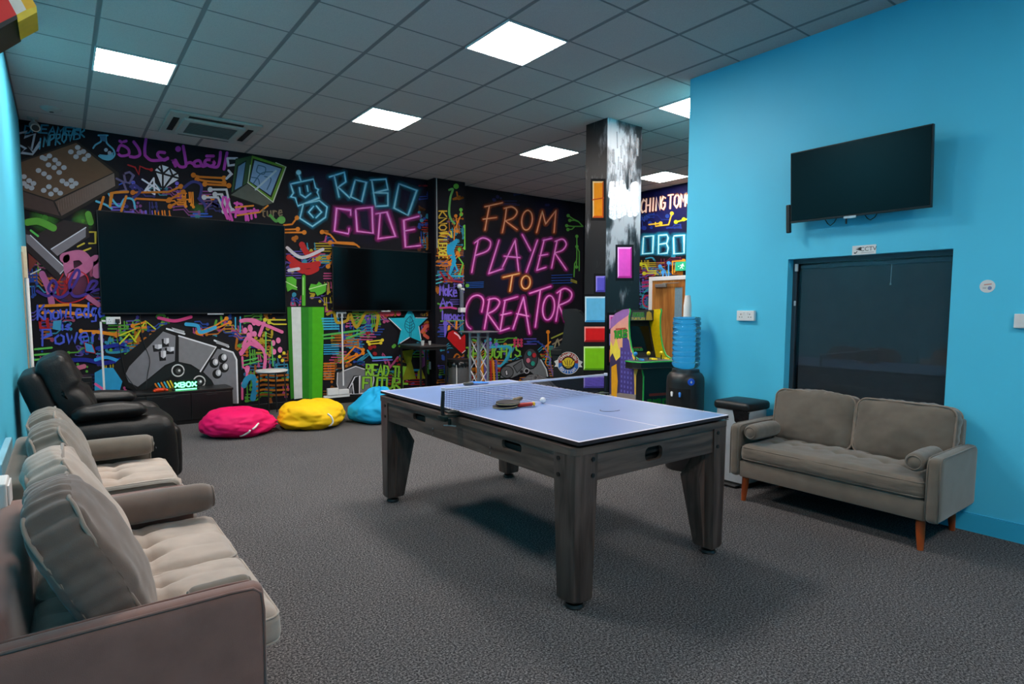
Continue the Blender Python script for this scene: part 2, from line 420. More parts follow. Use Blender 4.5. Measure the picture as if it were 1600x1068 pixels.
bm = nb(); box(bm, XR+0.06, XR+0.085, WY1-0.045, WY1-0.025, 1.77, 1.83, 0.004); box(bm, XR+0.07, XR+0.085, WY1-0.035, WY1-0.022, 1.49, 1.53, 0.003)
link('window_stay', bm, M_white, window)
bm = nb(); box(bm, XR+0.16, XR+WT, WY0, WY1, WZ0, WZ1); struct('backing_panel', bm, M_dark, window)

# door in the far wall
M_oak = wood_mat('oak_veneer', rgb(150, 92, 38), rgb(196, 134, 66), (14, 14, 1.2), 0.4)
DY0, DY1, DZ = 6.13, 7.05, 1.96
bm = nb(); box(bm, XF-0.045, XF-0.003, DY0, DY1, 0.008, DZ, 0.002); door = struct('door_1', bm, M_oak)
bm = nb()
box(bm, XF-0.06, XF, DY1, DY1+0.07, 0, DZ+0.07, 0.004); box(bm, XF-0.06, XF, DY0-0.07, DY0, 0, DZ+0.07, 0.004); box(bm, XF-0.06, XF, DY0, DY1, DZ, DZ+0.07, 0.004)
link('door_frame', bm, M_white, door)
bm = nb(); box(bm, XF-0.05, XF-0.045, 6.39, 6.55, 0.85, 1.83, 0.002); vp = link('vision_panel', bm, mat('pale_door_glass', rgb(120, 150, 165), 0.1), door); vp['label'] = 'narrow pale glass panel'
bm = nb(); plate(bm, [(6.37, .83), (6.57, .83), (6.57, 1.85), (6.37, 1.85)], [[(6.39, .85), (6.55, .85), (6.55, 1.83), (6.39, 1.83)]], YZ, XF-0.056, XF-0.045); link('glazing_bead', bm, M_oak, door)
bm = nb(); box(bm, XF-0.1, XF-0.045, 6.72, 6.95, 1.84, 1.9, 0.006); box(bm, XF-0.085, XF-0.06, 6.45, 6.8, 1.9, 1.915, 0.003); dc = link('door_closer', bm, mat('silver_paint', rgb(150, 148, 145), 0.35, metal=0.5), door); dc['label'] = 'silver door closer arm'
bm = nb(); box(bm, XF-0.05, XF-0.045, 6.2, 6.3, 0.95, 1.2); cyl(bm, (XF-0.05, 6.25, 1.05), (XF-0.1, 6.25, 1.05), 0.01); cyl(bm, (XF-0.1, 6.25, 1.05), (XF-0.1, 6.38, 1.05), 0.01); link('door_handle', bm, M_chrome, door)

# ------------------------------------------------------------------ ceiling fittings
M_glow = emit_mat('led_panel_diffuser', (1.0, 0.905, 0.83, 1), LAMP)
def ceiling_light(i, j, label, proto=[None]):
    x, y = GX+GT*i, GY+GT*j
    if proto[0] is None:
        t = thing('ceiling_light', label, 'ceiling light', (x, y, ZC), group='square light panels in the ceiling')
        bm = nb(); plate(bm, [(0.004, 0.004), (0.596, 0.004), (0.596, 0.596), (0.004, 0.596)], [[(0.018, 0.018), (0.582, 0.018), (0.582, 0.582), (0.018, 0.582)]], XY, -0.010, 0)
        link('frame', bm, M_white, t)
        bm = nb(); box(bm, 0.018, 0.582, 0.018, 0.582, -0.007, -0.001); link('diffuser', bm, M_glow, t)
        proto[0] = t
    else:
        dup(proto[0], (x, y, ZC), 0, label)
for i, j, lb in ((0, 1, 'lit square ceiling panel nearest the left blue wall, in front of the air conditioner'),
                 (4, -3, 'large bright ceiling panel above the table tennis table, nearest the viewer'),
                 (4, 1, 'lit ceiling panel in the middle of the room, above the net'),
                 (8, 1, 'small lit ceiling panel just left of the painted column'),
                 (8, -3, 'lit ceiling panel cut off by the top of the blue right wall'),
                 (12, 1, 'most distant lit ceiling panel, between column and right blue wall'),
                 (4, -11, 'added unseen ceiling panel behind the viewer, brightening the near end of the room'), (0, -11, 'added unseen ceiling panel behind the viewer, close to the left wall, brightening the right wall'), (0, -3, 'lit ceiling panel above the left sofas')):  # both panels behind the viewer are unseen, added to brighten the near end
    ceiling_light(i, j, lb)

M_acw = mat('warm_grey_plastic', rgb(176, 172, 164), 0.5, var=0.03)
t = thing('air_conditioner', 'square ceiling cassette air conditioner with dark grille near the mural wall', 'air conditioner', (1.5, 7.9, ZC))
bm = nb(); box(bm, -0.475, 0.475, -0.475, 0.475, -0.028, 0, 0.01); link('panel', bm, M_acw, t)
bm = nb()
for a in range(4):
    R = Matrix.Rotation(a*math.pi/2, 4, 'Z'); b2 = nb(); box(b2, -0.28, 0.28, 0.355, 0.415, -0.034, -0.02)
    b2.transform(R); me = bpy.data.meshes.new('x'); b2.to_mesh(me); b2.free(); bm.from_mesh(me); bpy.data.meshes.remove(me)
link('air_slot', bm, M_dark, t)
bm = nb(); plate(bm, rrect(-0.32, 0.32, -0.32, 0.32, 0.02), [rrect(-0.25, 0.25, -0.25, 0.25, 0.01)], XY, -0.05, -0.028); link('grille_frame', bm, M_acw, t)
bm = nb(); box(bm, -0.25, 0.25, -0.25, 0.25, -0.032, -0.028)
gr = link('grille', bm, mat('dark_grille', rgb(52, 52, 54), 0.6), t)
bm = nb()
for k in range(14): box(bm, -0.25, 0.25, -0.24+k*0.037, -0.228+k*0.037, -0.046, -0.032)
link('louvre', bm, mat('grey_grille_bars', rgb(96, 95, 92), 0.6), gr)
t = thing('smoke_detector', 'round white smoke detector on the ceiling at far left', 'smoke detector', (0.02, 8.2, ZC))
bm = nb(); lathe(bm, [(0.001, -0.038), (0.05, -0.036), (0.07, -0.024), (0.09, -0.012), (0.1, 0)], 32); link('housing', bm, M_acw, t, 40)
bm = nb(); lathe(bm, [(0.001, -0.041), (0.02, -0.041), (0.02, -0.036)], 20); link('sensor', bm, M_blackp, t)
t = thing('security_camera', 'small white security camera in the far left ceiling corner', 'camera', (-0.15, 8.72, ZC))
bm = nb(); box(bm, -0.05, 0.05, -0.05, 0.05, -0.02, 0, 0.005); cyl(bm, (0, 0, -0.02), (0, 0, -0.06), 0.018); link('bracket', bm, M_acw, t, 40)
bm = nb(); tube(bm, [(0.02, -0.075, -0.125), (0.01, 0, -0.085), (0, 0.07, -0.07)], [0.045, 0.048, 0.04], 18); link('body', bm, M_acw, t, 40)
bm = nb(); cyl(bm, (0.021, -0.083, -0.13), (0.02, -0.07, -0.12), 0.034); link('lens', bm, M_blackp, t)
# ================================================================== FURNITURE
def velvet(name, c):
    return mat(name, c, 0.85, var=0.12, scale=9, bump=0.25, bscale=420, spec=0.2, sheen=0.35)
M_velvet = velvet('grey_taupe_velvet', rgb(110, 100, 90))
M_velvetL = velvet('pale_taupe_velvet', rgb(176, 160, 148))
M_velvetD = velvet('brown_grey_velvet', rgb(128, 95, 87))
M_velvetT = velvet('dark_taupe_velvet', rgb(106, 90, 82))
M_pipe = velvet('piping_velvet', rgb(140, 124, 112))
M_legwood = wood_mat('orange_brown_leg_wood', rgb(120, 50, 18), rgb(170, 78, 30), (6, 6, 3), 0.35)

def seat_bm(w, d, h, cols, rows, c, seed=0, tuft=0.030, front=0.0):
    """tufted seat cushion: channels run front to back, pinched at rows of tufts"""
    bm = nb()
    def fn(p, s):
        if s.z > 0:
            k = max(0, s.z/(h/2))
            u = (s.x/w+0.5)*cols; du = abs(u-round(u)) if 0.4 < u < cols-0.4 else 1.0
            v = s.y/d                                                     # -0.5 front .. 0.5 back
            g = 0
            for r in rows:
                dv = v-r
                pinch = math.exp(-(dv/0.15)**2) if dv > 0 else math.exp(-(dv/0.09)**2)
                g = max(g, 0.85*pinch*math.exp(-du/0.13)+0.9*math.exp(-(du/0.20)**2-(dv/0.055)**2)+0.28*math.exp(-(dv/0.03)**2))
            groove = g+0.12*math.exp(-du/0.10)
            edge = max(0, 1-(abs(s.x)/(w/2))**8)*max(0, 1-(abs(v)/0.5)**10)
            p.z -= k*tuft*groove*edge
            p.z += k*0.006*noise.noise(Vector((s.x*7+seed, s.y*5, seed)))
        return p
    softbox(bm, (w, d, h), 0.045, (0.006, 0.012, 0.028), 64, 0.004, (8, 8, 20), seed, c, fn)
    return bm
def outline_tube(bm, hw, hh, r, d, fn, rad=0.005, n=7):
    pts = [fn(u, v, d) for u, v in rrect(-hw, hw, -hh, hh, r, 6)]
    tube(bm, pts, rad, n, closed=True)
def back_cushion(parent, cx, w, h, t, z0, y0, tilt, seed, M, slump=0.0, name='back_cushion', rd=0.36):
    """box cushion with a gathered side band and piping on both edges, leaning on the backrest"""
    rot = Matrix.Rotation(tilt, 4, 'X'); T = Matrix.Translation((cx, y0, z0))
    def shape(p, s):
        k = (s.z/h+0.5); sx_, sz_ = s.x/(w/2), s.z/(h/2)
        p.x *= math.sqrt(max(0.2, 1-rd*sz_*sz_*sz_*sz_)); p.z *= math.sqrt(max(0.2, 1-rd*sx_*sx_*sx_*sx_))
        p.x += slump*noise.noise(Vector((s.x*3+seed, seed, s.z*3)))*0.6
        p.y += slump*0.8*math.sin(s.x/w*6+seed)*k*0.4
        on_face = min(1, max(0, (abs(s.y)-t*0.35)/(t*0.14)))
        # creases fan out of the corners
        q = math.sin(s.x*46+7*s.z+seed+3*noise.noise(Vector((s.x*4, s.z*4, seed))))
        rim = max(0, (abs(s.z)/(h/2))-0.45)+max(0, (abs(s.x)/(w/2))-0.5)
        p.y += 0.007*q*rim*on_face*(1 if s.y > 0 else -1)
        if on_face < 0.5:                                   # gathered band
            g = min(0.005, 0.0012+0.3*slump)*math.sin((s.x+s.z)*95+seed)
            p.z += g*(s.z/(h/2)); p.x += g*(s.x/(w/2))
        return p
    bm = nb()
    softbox(bm, (w, t, h), 0.035, (0.008, 0.05, 0.014), 40, 0.012, (5, 5, 5), seed, (0, 0, h/2), shape)
    bm.transform(T @ rot)
    o = link(name, bm, M, parent, 180)
    for sd in (-1, 1):
        bm = nb()
        def f(u, v, d):
            p = Vector((u, d, v)); s = p.copy()
            p = shape(p, s)
            return p+Vector((0, 0, h/2))
        outline_tube(bm, w/2+0.004+0.3*slump, h/2+0.004+0.3*slump, 0.05, sd*(t/2-0.010), f, 0.0062)
        bm.transform(T @ rot); link('piping', bm, M_pipe, o, 180)
    return o
def sofa(name, label, loc, rz, seats=1, D=0.66, protrude=0.0, mats=None, slump=0.0, hb=0.4, tilt=-0.2, y0=(0.14, 0.14), ct=0.15, rd=0.34, cush=None, bh=0.56):
    Mb, Mseat, Mcush = mats
    W = 1.385; A = 0.078
    t = thing(name, label, 'sofa', loc, rz, 'grey velvet sofas')
    yf, yb = -D/2, D/2
    bm = nb(); box(bm, -W/2+A, W/2-A, yf+0.012, yb-0.02, 0.19, 0.315, 0.012); link('base', bm, Mb, t, 40)
    for s in (-1, 1):
        bm = nb()
        softbox(bm, (A, D, 0.395), 0.03, (0.004, 0.004, 0.006), 16, 0.0015, (9, 9, 9), s, (s*(W/2-A/2), 0, 0.19+0.1975)); o = link('armrest', bm, Mb, t, 180)
        for sx in (-1, 1):
            bm = nb(); x = s*(W/2-A/2)+sx*(A/2-0.006)
            tube(bm, [(x, yf+0.007, 0.2), (x, yf+0.004, 0.5), (x, yf+0.01, 0.557), (x, yf+0.035, 0.579), (x, yf+0.1, 0.583), (x, yb-0.05, 0.583)], 0.0042, 7)
            link('piping', bm, Mb, o, 180)
    bm = nb(); softbox(bm, (W-2*A+0.02, 0.1, bh), 0.03, (0, 0.006, 0.006), 16, 0.002, (6, 6, 6), 3, (0, 0, 0))
    bm.transform(Matrix.Translation((0, yb-0.055, 0.195+bh/2)) @ Matrix.Rotation(-0.05, 4, 'X')); link('backrest', bm, Mb, t, 180)
    sw = (W-2*A-0.004)/seats; sd = D-0.12+protrude
    for k in range(seats):
        cx = -W/2+A+0.002+sw*(k+0.5)
        o = link('seat_cushion', seat_bm(sw-0.006, sd, 0.125, 8//seats, (-0.04, 0.27), (cx, yf-protrude+sd/2+0.0, 0.378), k*3.1+loc[1], 0.04 if seats > 1 else 0.014), Mseat, t, 180)
        for z in (0.334, 0.422):
            bm = nb()
            pts = [(cx+u, yf-protrude+sd/2+v, z) for u, v in rrect(-sw/2+0.006, sw/2-0.006, -sd/2+0.004, sd/2-0.004, 0.045, 5)]
            tube(bm, pts, 0.004, 6, closed=True); link('piping', bm, Mseat, o, 180)
    cw = (W-2*A)/2
    for k in (0, 1):
        back_cushion(t, cush[k] if cush else -W/2+A+cw*(k+0.5), cush[2] if cush else cw-0.01, hb, ct, 0.425, y0[k], tilt, 1.7*k+loc[1]*2, Mcush[k], slump, rd=rd)
    for sx in (-1, 1):
        for sy in (-1, 1):
            bm = nb(); x, y = sx*(W/2-0.11), (yf+0.06 if sy < 0 else yb-0.07)
            tube(bm, [(x, y, 0.2), (x+sx*0.004, y+sy*0.004, 0.1), (x+sx*0.01, y+sy*0.008, 0.0)], [0.027, 0.024, 0.017], 16); lg = link('leg', bm, M_legwood, t, 60)
            lg['label'] = 'tapered orange-brown wooden leg'
    return t
def bolster(label, loc, rz, L, r, M, seed=0):
    t = thing('bolster_cushion', label, 'bolster cushion', loc, rz, 'round velvet bolsters on the sofas')
    bm = nb(); prof = []
    N = 26
    pts, rr = [], []
    for i in range(N+1):
        u = -1+2*i/N; e = max(0, 1-abs(u)**14)**0.5
        pts.append((0.002*math.sin(u*4+seed), u*L/2, r)); rr.append(max(0.004, r*(0.93+0.05*(1-u*u))*e*(1+0.02*noise.noise(Vector((u*5, seed, 0))))))
    tube(bm, pts, rr, 26); link('cover', bm, M, t, 180)
    for s in (-1, 1):
        bm = nb(); uu = 0.95; q_ = r*(0.93+0.05*(1-uu*uu))*max(0, 1-uu**14)**0.5; tube(bm, [(0.002*math.sin(s*uu*4+seed)+q_*math.cos(a*math.pi/12), s*L/2*uu, r+q_*math.sin(a*math.pi/12)) for a in range(24)], 0.004, 6, closed=True); link('piping', bm, M, t, 180)
    return t
sofa('sofa', 'grey two-seat sofa under the dark window at right, one long seat, orange-brown legs', (4.39, 1.907, 0), -math.pi/2, 1, 0.66, 0.0, (M_velvet, M_velvet, (M_velvet, M_velvet)), 0.004, 0.40, -0.16, (0.175, 0.175), 0.13, rd=0.10)
sofa('sofa', 'nearest sofa, lower left, pale tufted seats and slumped back cushion', (0.12, 2.634, 0), math.pi/2, 2, 0.72, 0.075, (M_velvetD, M_velvetL, (M_velvetT, M_velvetL)), 0.018, 0.52, -0.42, (-0.03, -0.01), 0.14, cush=(-0.325, 0.19, 0.545), bh=0.46)
sofa('sofa', 'second grey sofa on the left, between nearest sofa and black recliner', (0.10, 4.095, 0), math.pi/2, 2, 0.70, 0.08, (M_velvet, M_velvetL, (M_velvet, M_velvet)), 0.01, 0.47, -0.36, (0.03, 0.05), 0.14, cush=(-0.325, 0.17, 0.54), bh=0.48)
bolster('grey bolster at the far end of the sofa under the window', (4.258, 2.448, 0.474), math.pi/2, 0.375, 0.062, M_velvet, 1)
bolster('grey bolster at the near end of the sofa under the window', (4.258, 1.366, 0.474), math.pi/2, 0.375, 0.062, M_velvet, 2)
bolster('dark taupe bolster at the far end of the nearest left sofa', (0.285, 3.17, 0.474), math.pi/2, 0.56, 0.072, M_velvetT, 3)
bolster('bolster tucked inside the near arm of the nearest left sofa', (0.375, 2.085, 0.474), math.pi/2, 0.19, 0.05, M_velvet, 4)
bolster('grey bolster at the far end of the second left sofa, next to black recliner', (0.215, 4.635, 0.476), math.pi/2, 0.50, 0.072, M_velvet, 5)
bolster('bolster at the near end of the second left sofa', (0.37, 3.54, 0.474), math.pi/2, 0.2, 0.05, M_velvetL, 6)

# ------------------------------------------------------------------ table tennis table
M_tblwood = wood_mat('dark_grey_brown_laminate', rgb(58, 47, 43), rgb(98, 80, 73), (16, 16, 1.6), 0.42)
M_tblrail = wood_mat('dark_grey_brown_laminate_rail', rgb(56, 46, 42), rgb(96, 79, 71), (1.6, 1.6, 18), 0.42)
M_tt = mat('blue_playing_surface', rgb(118, 146, 198), 0.34, var=0.04, scale=4, spec=0.5)
M_ttedge = mat('purple_brown_board_edge', rgb(44, 30, 34), 0.5)
M_line = mat('white_line_paint', rgb(226, 222, 236), 0.45, var=0.03)
TX, TY = 2.506, 3.09
t = thing('table_tennis_table', 'blue topped table tennis table with dark wood frame and four thick legs', 'table tennis table', (TX, TY, 0))
hx, hy = 0.605, 1.09
bm = nb(); prism(bm, rrect(-hx, hx, -hy, hy, 0.008, 3), XY, 0.822, 0.8395); top = link('table_top', bm, M_ttedge, t); top['label'] = 'blue playing board with white lines'
bm = nb(); quad(bm, [(-hx+.016, -hy+.016, 0.8400), (-.004, -hy+.016, .8400), (-.004, hy-.016, .8400), (-hx+.016, hy-.016, .8400)]); quad(bm, [(.004, -hy+.016, 0.8400), (hx-.016, -hy+.016, .8400), (hx-.016, hy-.016, .8400), (.004, hy-.016, .8400)]); link('playing_surface', bm, M_tt, top)
bm = nb()
for a in ((-hx, hx, -hy, -hy+.016), (-hx, hx, hy-.016, hy), (-hx, -hx+.016, -hy+.016, hy-.016), (hx-.016, hx, -hy+.016, hy-.016), (-.004, .004, -hy+.016, hy-.016)):
    quad(bm, [(a[0], a[2], .8403), (a[1], a[2], .8403), (a[1], a[3], .8403), (a[0], a[3], .8403)])
link('line', bm, M_line, top)
fx, fy = 0.625, 1.085
bm = nb(); plate(bm, rrect(-fx, fx, -fy, fy, 0.05, 5), [rrect(-fx+.1, fx-.1, -fy+.1, fy-.1, 0.02, 3)], XY, 0.772, 0.808); link('top_rail', bm, M_tblrail, t)
bm = nb(); box(bm, -fx+0.05, fx-0.05, -fy+0.05, fy-0.05, 0.806, 0.823); link('spacer', bm, M_dark, t)
bm = nb(); box(bm, -fx+0.04, fx-0.04, -fy+0.04, fy-0.04, 0.70, 0.73); link('bed', bm, M_dark, t)
for s in (-1, 1):
    bm = nb(); box(bm, s*(fx-0.07)-0.004, s*(fx-0.07)+0.004, -fy+.14, fy-.14, 0.632, 0.77); link('inner_panel', bm, M_dark, t)
    bm = nb(); box(bm, -fx+.14, fx-.14, s*(fy-0.07)-0.004, s*(fy-0.07)+0.004, 0.632, 0.77); link('inner_panel', bm, M_dark, t)
def slot(u0, u1, v0, v1): return rrect(u0, u1, v0, v1, (v1-v0)*0.42, 5)[::-1]
for s in (-1, 1):
    bm = nb(); x = s*(fx-0.012)
    hs = [slot(y-0.088, y+0.088, 0.703, 0.752) for y in (-0.575, 0.46)]
    plate(bm, [(-fy+.12, .632), (fy-.12, .632), (fy-.12, .772), (-fy+.12, .772)], hs, YZ, x-s*0.022, x); ap = link('apron', bm, M_tblrail, t)
    for y in (-0.38, 0.27):
        for z in (0.652, 0.685): bm = nb(); cyl(bm, (x, y, z), (x+s*0.004, y, z), 0.006, 10); link('screw', bm, M_chrome, ap)
    bm = nb(); y = s*(fy-0.012)
    plate(bm, [(-fx+.12, .632), (fx-.12, .632), (fx-.12, .772), (-fx+.12, .772)], [slot(-0.118, 0.022, 0.668, 0.742)], XZ, y-s*0.022, y); link('apron', bm, M_tblrail, t)
for sx in (-1, 1):
    for sy in (-1, 1):
        bm = nb()
        def sec(z, win, wout=0.0):
            ox, oy = sx*(fx-0.002-wout), sy*(fy-0.002-wout); ch = 0.045
            P = [(ox-sx*ch, oy), (ox-sx*win, oy), (ox-sx*win, oy-sy*win), (ox, oy-sy*win), (ox, oy-sy*ch), (ox-sx*ch*.3, oy-sy*ch*.3)]
            return [bm.verts.new((a, b, z)) for a, b in P]
        secs = [sec(0.042, 0.115, 0.012), sec(0.055, 0.122, 0.004), sec(0.634, 0.148), sec(0.772, 0.150)]
        for A_, B_ in zip(secs, secs[1:]):
            for k in range(6): bm.faces.new((A_[k], A_[(k+1) % 6], B_[(k+1) % 6], B_[k]))
        bm.faces.new(secs[0]); bm.faces.new(secs[-1])
        def blk(z, win):
            a0, b0 = sx*(fx-0.065), sy*(fy-0.065); a1, b1 = sx*(fx-win), sy*(fy-win)
            return [bm.verts.new(q) for q in ((a0, b0, z), (a1, b0, z), (a1, b1, z), (a0, b1, z))]
        bs = [blk(0.044, 0.135), blk(0.06, 0.140), blk(0.47, 0.198), blk(0.585, 0.152), blk(0.634, 0.152)]
        for A_, B_ in zip(bs, bs[1:]):
            for k in range(4): bm.faces.new((A_[k], A_[(k+1) % 4], B_[(k+1) % 4], B_[k]))
        bm.faces.new(bs[0]); bm.faces.new(bs[-1])
        lg = link('leg', bm, M_tblwood, t, 35)
        bm = nb(); cx, cy = sx*(fx-0.075), sy*(fy-0.075); lathe(bm, [(0.045, 0), (0.048, 0.006), (0.042, 0.02), (0.02, 0.024), (0.02, 0.045)], 20, (cx, cy, 0)); ft = link('foot', bm, M_blackp, lg, 40)
        for z in (0.665, 0.745):
            bm = nb(); cyl(bm, (sx*(fx-0.004), sy*(fy-0.118), z), (sx*(fx+0.003), sy*(fy-0.118), z), 0.011, 12); link('bolt_cap', bm, M_blackp, lg)
            bm = nb(); cyl(bm, (sx*(fx-0.118), sy*(fy-0.004), z), (sx*(fx-0.118), sy*(fy+0.003), z), 0.011, 12); link('bolt_cap', bm, M_blackp, lg)
bm = nb()                                   # pen scribble on the board
tube(bm, [(0.17+0.075*math.cos(a), -0.55+0.05*math.sin(a), 0.8402) for a in [2.2+0.25*k for k in range(13)]], 0.0022, 5); link('pen_mark', bm, M_blackp, top)

t = thing('table_tennis_net', 'dark net with white top tape clamped across the blue table', 'net', (TX, TY, 0.84))
M_net = mat('navy_net_cord', rgb(26, 34, 50), 0.7)
NX = 0.69
bm = nb(); box(bm, -NX, NX, -0.004, 0.004, 0.128, 0.143, 0.003); tp = link('top_tape', bm, M_line, t, 40); tp['label'] = 'white top tape'
bm = nb(); k = 0; z0 = 0.004
x = -NX+0.006
while x < NX: quad(bm, [(x-.0011, 0, z0), (x+.0011, 0, z0), (x+.0011, 0, .13), (x-.0011, 0, .13)]); x += 0.0115
z = z0
while z < 0.13: quad(bm, [(-NX, 0.0006, z-.0011), (NX, 0.0006, z-.0011), (NX, 0.0006, z+.0011), (-NX, 0.0006, z+.0011)]); z += 0.0115
link('net_mesh', bm, M_net, t)
for s in (-1, 1):
    bm = nb(); tube(bm, [(s*(NX+0.008), -0.001, -0.02), (s*(NX+0.012), 0, 0.02), (s*(NX+0.004), 0, 0.139)], [0.011, 0.012, 0.011], 12)
    tube(bm, [(s*(NX+0.004), 0, 0.128), (s*(NX+0.004), 0, 0.147)], 0.0135, 12, mi=1); po = link('post', bm, [M_blackp, M_line], t, 50)
    bm = nb(); box(bm, s*(NX+0.02)-0.015, s*(NX+0.02)+0.015, -0.06, 0.02, -0.05, -0.018, 0.004); box(bm, min(s*NX, s*0.60), max(s*NX, s*0.60), -0.05, 0.015, -0.030, -0.021, 0.002)
    box(bm, min(s*NX, s*0.61), max(s*NX, s*0.61), -0.05, 0.015, 0.0005, 0.006, 0.002); cyl(bm, (s*(NX-0.02), -0.03, -0.075), (s*(NX-0.02), -0.03, -0.04), 0.012, 12)
    cl = link('clamp', bm, mat('dark_green_clamp_metal', rgb(20, 38, 36), 0.35, metal=0.4), t, 40); cl['label'] = 'dark green metal table clamp'
    bm = nb(); tube(bm, [(s*(NX-0.05), -0.055, -0.085), (s*(NX-0.02), -0.03, -0.08), (s*(NX+0.005), -0.005, -0.082)], 0.005, 8); link('screw_handle', bm, M_chrome, cl, 60)

def paddle(label, loc, rz, face, handle, tilt=0.0, edge=None):
    t = thing('table_tennis_bat', label, 'table tennis bat', loc, rz, rot=(tilt, 0, rz))
    out = [(0.075*math.cos(a), 0.08*math.sin(a)) for a in [2*math.pi*k/32 for k in range(32)]]
    bm = nb(); prism(bm, out, XY, 0.0, 0.0035); link('rubber_face', bm, edge or M_blackp, t)
    bm = nb(); prism(bm, out, XY, 0.0035, 0.0085); bl = link('blade', bm, mat('pale_ply', rgb(190, 160, 110), 0.5), t)
    bm = nb(); prism(bm, out, XY, 0.0085, 0.012); link('rubber_face', bm, face, t)
    bm = nb(); softbox(bm, (0.03, 0.1, 0.024), 0.009, (0, 0, 0), 8, 0, c=(0, -0.128, 0.006)); link('handle', bm, handle, t, 180)
    return t
M_red = mat('red_rubber', rgb(188, 44, 30), 0.5); M_bluer = mat('blue_rubber', rgb(20, 120, 215), 0.5)
M_yel = mat('yellow_plastic', rgb(240, 186, 40), 0.4)
d_ = math.atan2(0.12, 0.24)
b1 = paddle('black faced bat with red and yellow handle by the net, underneath', (2.205, 2.995, 0.8437), 1.147, M_blackp, M_red, -0.045)
b2 = paddle('black bat lying on top of the other one beside the net', (2.222, 2.988, 0.866), 2.0, M_blackp, wood_mat('dark_bat_handle', rgb(60, 40, 26), rgb(190, 160, 96), (40, 2, 40)), -0.03)
bm = nb(); softbox(bm, (0.031, 0.018, 0.025), 0.009, (0, 0, 0), 6, 0, c=(0, -0.186, 0.006)); e = link('handle_cap', bm, M_yel, b1, 180); e['label'] = 'yellow handle end'
paddle('blue bat with grey handle lying beyond the net', (2.73, 4.07, 0.8437), -1.35, M_bluer, mat('grey_foam', rgb(88, 88, 84), 0.8), -0.045, M_bluer)
t = tag(bpy.data.objects.new('table_tennis_ball', None), 'white table tennis ball beside the bats, near the net', 'ball')
bpy.data.objects.remove(t)
bm = nb(); bmesh.ops.create_uvsphere(bm, u_segments=24, v_segments=16, radius=0.02)
o = link('table_tennis_ball', bm, mat('white_celluloid', rgb(238, 236, 240), 0.35, var=0.02), None, 180, (2.505, 2.985, 0.8608)); tag(o, 'white table tennis ball on the centre line beside the net', 'ball')

# ------------------------------------------------------------------ bean bags
def bean_bag(label, loc, rz, size, M, seed, peak=(0, 0), folds=1.0, strap=None):
    t = thing('bean_bag', label, 'bean bag', loc, rz, 'bean bags on the floor')
    sx, sy, sz = size; bm = nb(); U, V = 110, 54
    def P(u, v):
        a = 2*math.pi*u; b = math.pi*v
        sb = max(0.0, math.sin(b))**0.62; zc_ = math.cos(b); zc_ = math.copysign(abs(zc_)**0.85, zc_)
        x, y, z = sb*math.cos(a), sb*math.sin(a), zc_
        r = 1+0.10*noise.noise(Vector((x*1.3+seed, y*1.3, z*1.3)))
        # folds gather towards the closed end
        g = math.sin(5*a+3*math.sin(b*2+seed)+2.2*noise.noise(Vector((x*2, y*2, z*2+seed))))
        pin = max(0, (x-0.35)/0.65) if peak == 'x' else (max(0, z) if peak == 'z' else 0.3)
        cr = 1-abs(math.sin(2.5*a+1.3*b+seed+1.6*noise.noise(Vector((x*2.2, y*2.2, z*2.2+seed)))))
        r += folds*(0.03*g*(0.35+pin))-folds*0.075*cr**5*(0.35+pin)+folds*0.02*noise.noise(Vector((x*5+seed, y*5, z*5)))
        q = Vector((x*r*sx/2, y*r*sy/2, z*r))
        q.z = (q.z*sz/2+sz*0.42) if z > -0.45 else q.z*sz/2+sz*0.42
        if peak == 'x' and x > 0.3: k = (x-0.3)/0.7; q.y *= 1-0.35*k; q.z = q.z*(1-0.25*k)
        if peak == 'z' and z > 0.2: k = (z-0.2)/0.8; q.x = q.x*(1-0.45*k)+0.04*k; q.y *= 1-0.45*k; q.z += sz*0.14*k
        q.z = max(q.z, 0.004+0.0*x)
        if q.z < 0.06: q.x *= 1-0.05*(0.06-q.z)/0.06; q.y *= 1-0.05*(0.06-q.z)/0.06
        return q
    rows = [[bm.verts.new(P(u/U, v/V)) for u in range(U)] for v in range(1, V)]
    a0 = bm.verts.new(P(0, 0)); a1 = bm.verts.new(P(0, 1))
    for A_, B_ in zip(rows, rows[1:]):
        for k in range(U): bm.faces.new((A_[k], A_[(k+1) % U], B_[(k+1) % U], B_[k]))
    for k in range(U):
        bm.faces.new((a0, rows[0][k], rows[0][(k+1) % U])); bm.faces.new((a1, rows[-1][(k+1) % U], rows[-1][k]))
    link('cover', bm, M, t, 180)
    if strap:
        bm = nb()
        for (u0, v0, u1, v1, bow) in strap:
            pts = []
            for k in range(9):
                f = k/8; u = u0+(u1-u0)*f+bow*math.sin(f*math.pi); v = v0+(v1-v0)*f
                p = P(u, v); c = Vector((0, 0, sz*0.4)); pts.append(p+(p-c).normalized()*0.006)
            tube(bm, pts, 0.011, 6)
        st = link('strap', bm, M_white, t, 180); st['label'] = 'white handle strap'
    return t
def cloth(n, c): return mat(n, c, 0.7, var=0.05, scale=6, bump=0.12, bscale=60, spec=0.3)
M_pink, M_yelb, M_cyan = cloth('hot_pink_cotton', rgb(232, 8, 98)), cloth('yellow_cotton', rgb(250, 196, 8)), cloth('sky_blue_cotton', rgb(16, 158, 208))
FR = 0.75-0.61          # angle share that faces the viewer
bean_bag('hot pink bean bag in front of the low black cabinet', (1.60, 7.40, 0), -0.2, (0.80, 0.78, 0.34), M_pink, 2.0, 'x', 1.7, [(0.75, 0.70, 0.79, 0.55, 0.01), (0.80, 0.54, 0.83, 0.46, 0.0)])
bean_bag('yellow bean bag between pink and blue bean bags', (2.43, 7.36, 0), -0.1, (0.82, 0.76, 0.35), M_yelb, 5.3, 'y', 1.6, [(0.80, 0.66, 0.79, 0.42, 0.015)])
